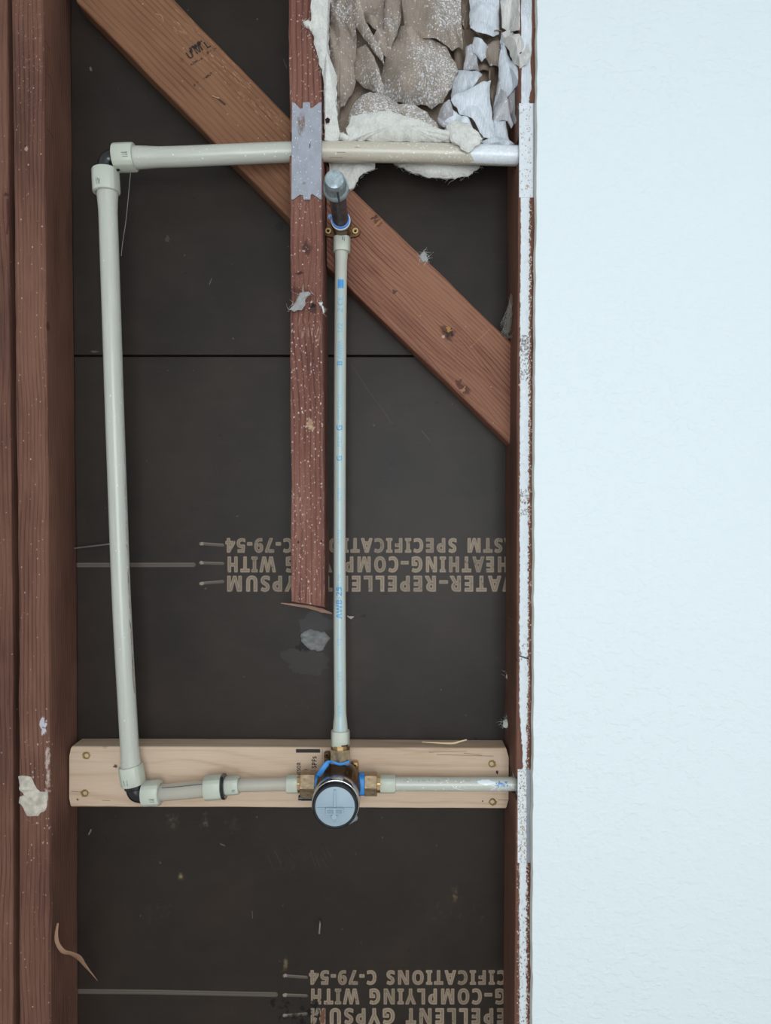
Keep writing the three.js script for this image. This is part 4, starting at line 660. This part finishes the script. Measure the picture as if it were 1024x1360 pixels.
const rust = (seed, grey) => canvasTexture(96, 512, (x, y) => { const k = 1 + 0.08 * (fbm(x * 0.05, y * 0.05, seed, 3) - 0.5); const s = grey ? smooth(56, 62, x + 4 * noise(y * 0.1, 3)) : smooth(78, 86, x); return mix3([226 * k, 230 * k, 236 * k], [150 * k, 152 * k, 160 * k], s); }, (g) => {
  const R = rng(seed); for (let i = 0; i < (grey ? 210 : 90); i++) { const x = 4 + R() * (grey ? 50 : 72), y = R() * 512, n = 1 + Math.floor(R() * 3), q = R(); for (let k = 0; k < n; k++) blob(g, x + (R() - 0.5) * 8, y + (R() - 0.5) * 10, 1.2 + R() * 2.6, 1 + R() * 3.4, `rgba(${132 + q * 44},${104 + q * 36},${78 + q * 30},${0.4 + R() * 0.45})`, i + k, 0.7, 10); }
  for (let i = 0; i < 240; i++) { g.fillStyle = 'rgba(238,240,246,0.8)'; g.beginPath(); g.ellipse(R() * 62, R() * 512, 0.6 + R() * 1.8, 0.6 + R() * 2, 0, 0, 7); g.fill(); }
});
nailPlate('white painted nail plate with rust flecks beside the top pipe end', 689.5, 711, 137, 262, 0.0012, rust(71, false));
nailPlate('rust speckled grey nail plate beside the lower supply pipe end', 687.5, 706.8, 1022, 1146, 0.0012, rust(72, true));

// ---------------------------------------------------------------- insulation batt at the top of the bay
const KX0 = 0.40, KX1 = 0.74, KY0 = 1.14, KY1 = 1.40;
// paint overspray on the facing: how much of it lies where, as [px, py, radius, amount]
const spray = [[456, 6, 20, 0.5], [484, 40, 10, 0.35], [500, 62, 12, 0.35], [520, 30, 14, 0.4], [488, 96, 16, 0.25], [586, 84, 24, 0.95], [560, 66, 16, 0.45], [575, 112, 18, 0.6], [600, 4, 22, 0.9], [588, 26, 14, 0.5], [497, 132, 26, 1.0], [556, 150, 28, 1.0], [470, 145, 16, 0.9], [520, 138, 18, 0.8]];
const paperSheet = (tone, amount, seed) => canvasTexture(1152, 882, (x, y) => {
  const k = 1 + 0.20 * (fbm(x * 0.02, y * 0.008, seed, 4) - 0.5) + 0.12 * (noise(x * 0.35, y * 0.05, seed) - 0.5) + 0.05 * (noise(x * 0.7, y * 0.7, seed) - 0.5);
  return [tone[0] * k, tone[1] * k, tone[2] * k];
}, (g, W, H) => {
  const R = rng(seed * 31), z = -0.022, n = amount === 'sprayed' ? 220000 : 6000 + amount * 60000;
  const cover = amount === 'sprayed' ? (x, y) => { const X = KX0 + x / W * (KX1 - KX0), Y = KY1 - y / H * (KY1 - KY0), px = 512 + (X - CAM.x) / K(z), py = 680 + (CAM.y - Y) / K(z); let s = 0.05; for (const q of spray) s += 1.5 * q[3] * Math.exp(-((px - q[0]) ** 2 + (py - q[1]) ** 2) / (q[2] * q[2])); return s * (0.5 + fbm(x * 0.02, y * 0.02, 7, 3)); } : (x, y) => amount * 0.9 + (fbm(x * 0.012 + seed, y * 0.012, 5, 3) - 0.45) * 2.2;
  for (let i = 0; i < n; i++) { const x = R() * W, y = R() * H, big = Math.pow(R(), 7), s = 0.55 + 1.7 * big * big, a = 0.16 + R() * 0.26 + big * 0.5; if (R() < cover(x, y)) { g.fillStyle = `rgba(${222 + R() * 20},${226 + R() * 18},${235 + R() * 14},${a})`; g.beginPath(); g.ellipse(x, y, s * 1.3, s * (1.3 + R()), R() * 3, 0, 7); g.fill(); } }
});
const paperTex = { kraft: paperSheet([160, 145, 133], 'sprayed', 1), grey: paperSheet([186, 184, 188], 0.5, 3), white: paperSheet([214, 219, 227], 0.75, 4), bare: paperSheet([158, 140, 124], 0.05, 5), cream: paperSheet([216, 213, 209], 0.4, 6) };
const paperMat = {}; for (const k of Object.keys(paperTex)) { const t = paperTex[k]; t.repeat.set(1 / (KX1 - KX0), 1 / (KY1 - KY0)); t.offset.set(-KX0 / (KX1 - KX0), -KY0 / (KY1 - KY0)); paperMat[k] = mat({ map: t, roughness: 0.85, bumpMap: t, bumpScale: 0.0003 }); }
const woolBump = canvasTexture(512, 512, (x, y) => { const a = fbm(x * 0.03, y * 0.05, 2, 5), b = Math.abs(noise(x * 0.16 + 6 * a, y * 0.05) - 0.5) * 2, c = 255 * (0.55 * a + 0.45 * b); return [c, c, c]; }, null, { data: true });
woolBump.repeat.set(9, 9);
const woolMap = canvasTexture(512, 512, (x, y) => { const k = 0.93 + 0.14 * (fbm(x * 0.025, y * 0.025, 8, 4) - 0.4) + 0.05 * (noise(x * 0.4, y * 0.2) - 0.5), w = fbm(x * 0.01, y * 0.01, 3, 2); return [238 * k, 236 * k, (234 - 7 * w) * k]; });
woolMap.repeat.set(6, 6);
const wool = mat({ map: woolMap, roughness: 1, bumpMap: woolBump, bumpScale: 0.0013 }), hair = mat({ color: 0xe9e7e0, roughness: 1 });
const batt = thing('insulation_batt', 'crumpled paper faced fibreglass insulation batt stuffed above the top pipe', 'insulation', P(560, 190, -0.06));
{
  const sheets = [
    // [tone, heart, outline] from the back to the front; millimetres behind the front of the studs
    ['bare', [560, 100, -76], [[437, -30, -78], [676, -30, -78], [676, 180, -78], [560, 182, -78], [440, 182, -78]]],
    ['kraft', [452, 62, -26], [[436, -25, -30], [470, -25, -34], [473, 60, -36], [472, 100, -40], [466, 120, -44], [452, 136, -44], [447, 174, -34], [441, 115, -28], [437, 60, -26]]],
    ['kraft', [455, 5, -24], [[437, -25, -27], [468, -25, -28], [470, 22, -29], [455, 26, -26], [437, 22, -25]]],
    ['kraft', [494, 12, -38], [[470, -25, -32], [513, -25, -32], [511, 20, -32], [508, 41, -30], [495, 36, -32], [482, 20, -30]]],
    ['kraft', [516, 28, -20], [[512, -25, -30], [531, -25, -30], [532, 22, -26], [527, 42, -26], [515, 70, -30], [504, 62, -26], [497, 44, -22], [508, 40, -22]]],
    ['kraft', [487, 32, -17], [[464, -25, -24], [473, -25, -22], [478, 14, -20], [492, 33, -16], [500, 46, -18], [508, 66, -24], [510, 84, -30], [500, 68, -24], [484, 44, -22], [470, 25, -26]]],
    ['kraft', [488, 88, -24], [[473, 58, -34], [486, 52, -26], [493, 66, -22], [501, 86, -22], [507, 106, -22], [512, 124, -26], [500, 121, -30], [486, 112, -36], [473, 102, -38], [471, 80, -34]]],
    ['kraft', [584, 16, -16], [[532, -25, -32], [614, -25, -28], [612, 14, -28], [613, 34, -30], [615, 57, -36], [600, 58, -28], [576, 47, -24], [546, 42, -30], [538, 27, -34]]],
    ['bare', [619, 12, -66], [[611, -25, -44], [627, -25, -42], [628, 33, -46], [619, 38, -60], [612, 22, -60]]],
    ['bare', [622, 62, -68], [[611, 30, -56], [633, 38, -46], [631, 60, -52], [618, 94, -60], [606, 86, -62], [602, 62, -60]]],
    ['kraft', [563, 84, -8], [[530, 24, -34], [541, 35, -28], [556, 42, -26], [576, 46, -26], [592, 55, -28], [605, 80, -32], [607, 92, -32], [599, 113, -34], [588, 130, -36], [574, 136, -34], [560, 131, -34], [545, 133, -34], [526, 128, -32], [512, 117, -30], [507, 96, -30], [514, 73, -36], [525, 46, -36]]],
    ['white', [645, 12, -16], [[625.5, -25, -22], [664, -25, -22], [664.5, 37, -20], [656, 42, -20], [641, 43.5, -19], [632, 40, -21], [626, 32, -23]]],
    ['bare', [652, 48, -46], [[633, 42, -28], [658, 41.5, -26], [669, 38, -26], [668, 55, -50], [652, 59, -54], [645, 55, -50]]],
    ['kraft', [658, 68, -40], [[647, 56, -34], [669, 48, -34], [668, 70, -36], [664, 87, -40], [651, 82, -40], [646, 72, -38]]],
    ['grey', [626, 74, -36], [[617, 88, -40], [619, 63, -38], [627, 57, -34], [634, 72, -34], [638, 88, -40]]],
    ['bare', [642, 80, -58], [[627, 60, -48], [642, 72, -50], [666, 86, -60], [650, 93, -60], [634, 90, -56]]],
    ['white', [640, 58, -28], [[630, 46, -30], [648, 56, -30], [647, 70, -32], [641, 73, -30], [627, 58, -32]]],
    ['bare', [657, 112, -72], [[649, 86, -58], [667, 84, -58], [664, 116, -58], [657, 150, -54], [651, 118, -58]]],
    ['white', [618, 101, -26], [[608, 87, -34], [634, 88, -34], [642, 92, -32], [634, 106, -24], [620, 116, -22], [602, 128, -28], [600, 120, -32]]],
    ['grey', [686, 125, -24], [[676, 112, -26], [684, 104, -18], [690, 100, 7], [691, 150, 7], [685, 160, -18], [681, 148, -24], [675, 128, -26]]],
    ['white', [677, 82, -14], [[667, 40, -20], [672, 56, -16], [681, 72, -16], [695, 95, 8], [691, 103, 7], [683, 113, -16], [672, 125, -22], [665, 112, -22], [664, 86, -20]]],
    ['cream', [678, 10, -22], [[665, -25, -24], [684, -25, -14], [691, -25, 7], [691, 36, 7], [676, 41, -18], [667, 36, -22]]],
    ['cream', [688, 62, 8], [[668, 41, -16], [680, 36, -10], [691, 40, 7], [703, 54, 9], [705, 70, 9], [699, 84, 8], [691, 86, 7], [680, 71, -8], [671, 58, -14]]],
    ['grey', [668, 138, -20], [[664, 98, -26], [670, 116, -20], [678, 142, -18], [682.5, 161, -18], [680, 167, -20], [674, 156, -19], [656, 157, -20], [656, 142, -24]]],
    ['white', [666, 168, -15], [[655.5, 156, -20], [673, 156, -18], [678, 180, -16], [658, 181, -16]]],
    ['grey', [588, 146, -20], [[597.5, 132, -16], [604, 150, -12], [592, 166, -18], [584, 162, -22], [581, 154, -24], [585, 143, -22]]],
    ['white', [612, 160, -10], [[598, 135, -17], [610, 146, -14], [622, 157, -13], [640, 177, -11], [632, 184, -10], [612, 182, -10], [592, 168, -16], [592, 150, -16]]],
    ['white', [634, 138, -11], [[599, 133, -15], [612, 122, -16], [626, 114, -18], [640, 108, -18], [653, 104, -18], [651.5, 116, -16], [654, 140, -14], [658.5, 180, -12], [643, 177, -11], [630, 160, -12], [614, 146, -13]]],
    ['kraft', [500, 132, -10], [[462, 161, -20], [465, 145, -22], [474, 129, -22], [487, 121.5, -22], [500, 120, -22], [515, 124, -22], [530, 136, -20], [540, 149, -12], [515, 146, -7], [495, 147.5, -8], [478, 152, -12]]],
    ['kraft', [556, 149, -10], [[528, 136, -20], [548, 136.5, -19], [562, 143, -19], [576, 156, -19], [587, 175, -18], [577, 172, -12], [563, 160.5, -8], [548, 157, -7], [536, 150, -8]]],
    ['white', [665, 187, -9], [[640, 184, -16], [650, 178.5, -14], [676, 180, -14], [684, 185, -14], [680, 190, -12], [646, 190.5, -12]]],
  ];
  sheets.forEach(([tone, heart, outline], i) => part(i ? 'paper_fold' : 'paper_backing', patch(outline, heart, { sub: 12, rings: 18, thick: 0.0008, crumple: !i ? 0.004 : heart[1] > 130 && heart[0] < 575 ? 0.0045 : 0.016, lump: 0.003, lumpScale: 55, seed: i + 3, wave: 0.0009, crease: 0.32, roll: i ? 0.005 : 0, grow: i ? 1.03 : 1 }), paperMat[tone], batt));
  const lumps = [
    // fluffy glass wool: [heart, puff, outline]
    [[434, 70, 6], 5, [[413, -25, 7], [437, -25, -8], [436.5, 30, -8], [436, 62, -8], [440, 86, -9], [446, 102, -10], [447, 130, -10], [447.5, 158, -10], [450, 178, -10], [449, 186, -10], [440, 187, -10], [431, 186, -10], [431, 150, -10], [430.5, 114, -4], [429, 100, 6], [425, 86, 7], [418, 60, 7], [413, 30, 7]]],
    [[525, 172, -12], 10, [[461, 168, -18], [468, 156, -16], [490, 150, -12], [515, 147, -10], [545, 157, -10], [560, 160, -12], [576, 170, -14], [600, 176, -14], [622, 180, -14], [640, 184, -14], [640, 189, -16], [600, 189, -16], [560, 188, -16], [500, 187, -16], [462, 187, -18]]],
    [[614, 178, -4], 7, [[592, 168, -12], [604, 160, -10], [620, 164, -10], [634, 174, -8], [641, 186, -2], [634, 194, 1], [621, 202, 2], [611, 195, 1], [598, 186, -4]]],
    [[472, 222, -43], 5, [[436, 205, -46], [470, 205, -46], [502, 208, -46], [496, 224, -45], [482, 231, -44], [475, 238, -44], [469, 250, -44], [461, 252, -44], [452, 236, -44], [438, 226, -45]]],
    [[576, 219, -48], 12, [[512, 208, -52], [560, 204, -52], [640, 204, -52], [637, 222, -48], [622, 233, -46], [600, 237.5, -46], [575, 236, -46], [550, 230, -46], [530, 221, -48]]],
    [[454, 182, -18], 4, [[446, 178, -18], [456, 177, -18], [464, 182, -18], [464, 187, -18], [446, 187, -18]]],
    [[410, 34, 5], 2.5, [[403, 30, 4], [408, 27, 4], [415, 29, 5], [419, 38, 5], [414, 41, 5], [408, 37, 4]]],
  ];
  const rim = [];
  lumps.forEach(([heart, puff, outline], i) => {
    part('glass_wool', patch(outline, heart, { sub: 9, rings: 14, thick: 0.002, puff: puff / 1000, lump: 0.006, lumpScale: 75, seed: 50 + i * 7, wave: 0.0016, power: 0.6 }), wool, batt, 'fluffy off-white glass wool');
    for (const o of outline) if (o[1] > -5) rim.push(P(o[0], o[1], o[2] / 1000 + 0.002));
    for (let j = 0; j < outline.length; j++) { const a = outline[j], b = outline[(j + 1) % outline.length]; if (a[1] > -5 && b[1] > -5) for (const f of [0.25, 0.5, 0.75]) rim.push(P(lerp(a[0], b[0], f), lerp(a[1], b[1], f), lerp(a[2], b[2], f) / 1000 + 0.002)); }
  });
  part('loose_fibres', fibres(rim, 420, 0.006, 0.00016, 8), hair, batt, 'fine loose glass fibres', 'stuff');
  part('hole', patch([[432, 158, 0], [435, 156, 0], [438, 158, 0], [437, 162, 0], [433, 163, 0]], [435, 160, 0.5], { thick: 0.001, sub: 4, rings: 3 }), mat({ color: 0x2a1a12, roughness: 1 }), batt, 'small dark hole in the wool');
}
// paper flange of the batt folded over the stud next to the drywall
{
  const t = thing('paper_flange', 'white painted paper flange on the stud above the rusty nail plate', 'paper', P(700, 70, 0));
  part('sheet', patch([[692.5, -25, 0.6], [706, -25, 0.6], [706.5, 40, 0.6], [705, 90, 0.6], [706, 118, 0.6], [703, 130, 0.6], [702, 140, 0.6], [692, 140, 0.6], [693, 95, 0.6], [692.5, 60, 0.6]], [699, 70, 1.4], { sub: 8, rings: 8, thick: 0.0007, crumple: 0.0006, seed: 9, wave: 0.0009 }), paperMat.white, t);
}

// ---------------------------------------------------------------- small stuff stuck on the framing
const plaster = canvasTexture(256, 256, (x, y) => { const k = 0.85 + 0.35 * fbm(x * 0.04, y * 0.04, 3, 4); return [188 * k, 178 * k, 166 * k]; }); plaster.repeat.set(16, 16);
const greyPlaster = canvasTexture(256, 256, (x, y) => { const k = 0.8 + 0.4 * fbm(x * 0.04, y * 0.04, 6, 4); return [118 * k, 117 * k, 117 * k]; }); greyPlaster.repeat.set(16, 16);
const lump = (name, label, cat, outline, heart, o, m, pn = 'lump') => { const t = thing(name, label, cat, P(heart[0], heart[1], heart[2] / 1000)); part(pn, patch(outline, heart, o), m, t); return t; };
lump('plaster_blob', 'dried beige mud blob on the stud beside the block end', 'plaster', [[24, 1032, 0.4], [30, 1030, 0.4], [40, 1031, 0.4], [46, 1040, 0.4], [50, 1050, 0.4], [62, 1052, 0.4], [63.5, 1064, 0.4], [60, 1076, 0.4], [52, 1083, 0.4], [40, 1085, 0.4], [34, 1080, 0.4], [30, 1070, 0.4], [25, 1066, 0.4], [26, 1058, 0.4], [32, 1056, 0.4], [26, 1047, 0.4]], [42, 1060, 0.6], { sub: 6, rings: 12, thick: 0.001, puff: 0.003, lump: 0.004, lumpScale: 130, seed: 5, wave: 0.0012, power: 0.4 }, mat({ map: plaster, roughness: 0.95, bumpMap: plaster, bumpScale: 0.001 }));
lump('plaster_blob', 'grey plaster smear on the dark board below the sawn stud', 'plaster', [[400, 842, -88.6], [412, 836, -88.6], [420, 838, -88.6], [430, 840, -88.6], [439, 847, -88.6], [434, 853, -88.6], [430, 863, -88.6], [422, 865, -88.6], [412, 862, -88.6], [405, 857, -88.6], [400, 851, -88.6]], [418, 850, -88.2], { sub: 6, rings: 10, thick: 0.001, puff: 0.003, lump: 0.003, lumpScale: 140, seed: 7, wave: 0.0012, power: 0.4 }, mat({ map: greyPlaster, roughness: 0.7, bumpMap: greyPlaster, bumpScale: 0.0008 }));
const greyWool = mat({ color: 0xa8a6a6, roughness: 1, bumpMap: woolBump, bumpScale: 0.002 });
const tuft = (label, outline, heart, seed, n, m = wool) => {
  const t = thing('wool_tuft', label, 'insulation', P(heart[0], heart[1], heart[2] / 1000));
  part('tuft', patch(outline, heart, { sub: 7, rings: 8, thick: 0.001, puff: 0.0025, lump: 0.003, lumpScale: 150, seed, wave: 0.002 }), m, t);
  part('loose_fibres', fibres(outline.map((o) => P(o[0], o[1], o[2] / 1000)), n, 0.007, 0.00013, seed + 1, 0.002), hair, t, undefined, 'stuff');
};
tuft('grey wool tuft caught in the gouge of the sawn stud', [[384, 412, 2], [390, 403, 2], [396, 392, 2], [402, 386.5, 2], [411, 387, 2], [413, 391, 2], [407, 393, 2], [405, 402, 2], [401, 410, 2], [392, 412, 2]], [399, 400, 3], 21, 50, greyWool);
tuft('small white wool wisp on the sawn stud edge below the gouge', [[423, 402, 1], [427, 401, 1], [431, 412, 0], [430, 416, 0], [427, 409, 1]], [427, 407, 1.5], 22, 10);
tuft('wispy wool on the upper edge of the knotty brace', [[557, 342, -50], [563, 335, -50], [569, 342, -50], [566, 348, -50], [560, 346, -50]], [563, 343, -50], 23, 40, greyWool);
tuft('white wool tuft on the stud just above the pine block', [[667, 958, -72], [672, 954, -70], [677, 956, -68], [680, 962, -64], [675, 967, -66], [669, 965, -70]], [673, 960, -66], 24, 40);
tuft('thin white wool tuft higher up the stud above the pine block', [[673, 893, -74], [678, 892, -68], [680, 902, -64], [677, 907, -66], [674, 901, -72]], [677, 899, -68], 25, 24);
{ // cobweb
  const t = thing('cobweb', 'dusty cobweb in the corner above the knotty brace end', 'cobweb', P(676, 440, -0.045)), R = rng(5), list = [];
  for (let i = 0; i < 70; i++) { const a = P(664 + R() * 12, 428 + R() * 22, -0.052 + R() * 0.01), b = P(675 + R() * 9, 388 + R() * 62, -0.05 + R() * 0.03), m = a.clone().lerp(b, 0.5).add(V((R() - 0.5) * 0.008, -R() * 0.006, 0)); list.push(sweep([a, m, b], 0.00016, { seg: 6, around: 3, caps: false })); }
  part('threads', merge(list), mat({ color: 0x9a948c, roughness: 1 }), t, undefined, 'stuff');
}
{ // hanging thread by the upper elbow
  const t = thing('thread', 'thin pale thread hanging below the upper elbow collar', 'thread', P(172, 229, -0.01));
  part('strand', sweep([P(173.5, 228, -0.008), P(171, 255, -0.010), P(167, 295, -0.014), P(162.5, 325, -0.016), P(161, 340, -0.018)], 0.00035, { seg: 40, around: 6 }), mat({ color: 0x8d8a86, roughness: 0.7 }), t);
}
{ // nail that came through the stud
  const t = thing('steel_nail', 'thin grey nail sticking out of the double stud behind the long pipe', 'nail', P(104, 727.5, -0.075));
  part('shank', sweep([P(99, 728, -0.076), P(144, 722.8, -0.066)], 0.0013, { seg: 6, around: 10 }), mat({ color: 0x8f8c88, roughness: 0.45, metalness: 0.7 }), t);
  part('tip', lathe(P(144, 722.8, -0.066), P(150, 722, -0.065), [[0, 0], [0.0013, 0], [0.0002, 0.004], [0, 0.004]], 10), mat({ color: 0x8f8c88, roughness: 0.45, metalness: 0.7 }), t);
}
{ // stubby staple on the lower board
  const t = thing('bent_nail', 'small bent nail in the dark board above the lower lettering', 'nail', P(425, 1228, -0.088));
  part('shank', sweep([P(424.5, 1223, -0.0885), P(425, 1226, -0.083), P(424, 1240, -0.080)], 0.0014, { seg: 14, around: 10 }), mat({ color: 0x8a8078, roughness: 0.5, metalness: 0.6 }), t);
}
function sliver(label, pts, widths, color, flat = 0.35) {
  const t = thing('wood_sliver', label, 'splinter', pts[0].clone()), c = new THREE.CatmullRomCurve3(pts, false, 'centripetal');
  part('sliver', gridGeometry(50, 12, (i, j) => { const s = i / 50, p = c.getPointAt(s), T = c.getTangentAt(s), S = T.clone().cross(Z1).normalize(), a = j / 12 * 2 * Math.PI, w = interp(widths, s) * (1 + 0.3 * (noise(s * 14, j % 12, 3) - 0.5)); return { p: p.clone().addScaledVector(S, Math.cos(a) * w).add(V(0, 0, Math.sin(a) * w * flat)), u: j / 12, v: s }; }, true, true), mat({ color, roughness: 0.9 }), t);
}
sliver('curved pale wood sliver hanging off the stud near the lower board line', [P(77, 1226, -0.006), P(75, 1240, -0.004), P(77, 1254, -0.004), P(84, 1263, -0.008), P(95, 1266, -0.02), P(104, 1271, -0.035), P(112, 1281, -0.05), P(121, 1292, -0.06), P(130, 1303, -0.066)], [[0, 0.0012], [0.15, 0.0030], [0.3, 0.0036], [0.5, 0.0050], [0.62, 0.0042], [0.78, 0.0018], [1, 0.0002]], 0x9c7860);
sliver('long splintered strip peeling from the cut foot of the sawn stud', [P(373, 801, -0.066), P(392, 803.5, -0.060), P(410, 806, -0.055), P(428, 811, -0.062), P(441, 815, -0.070)], [[0, 0.0004], [0.2, 0.0016], [0.5, 0.0022], [0.8, 0.0030], [1, 0.0010]], 0xa68270);
sliver('tiny pale chip on the dark board beside the riser', [P(461, 818, -0.086), P(466, 820, -0.084), P(470, 819, -0.086)], [[0, 0.0006], [0.6, 0.0020], [1, 0.0006]], 0xb8aea6);
sliver('thin pine shaving lying along the top of the pale block', [P(560, 985.5, -0.062), P(590, 987, -0.055), P(603, 987, -0.050), P(612, 984.5, -0.050), P(620, 982.5, -0.050)], [[0, 0.0005], [0.4, 0.0010], [0.7, 0.0014], [1, 0.0008]], 0xe0c39c);

renderer.render(scene, camera);
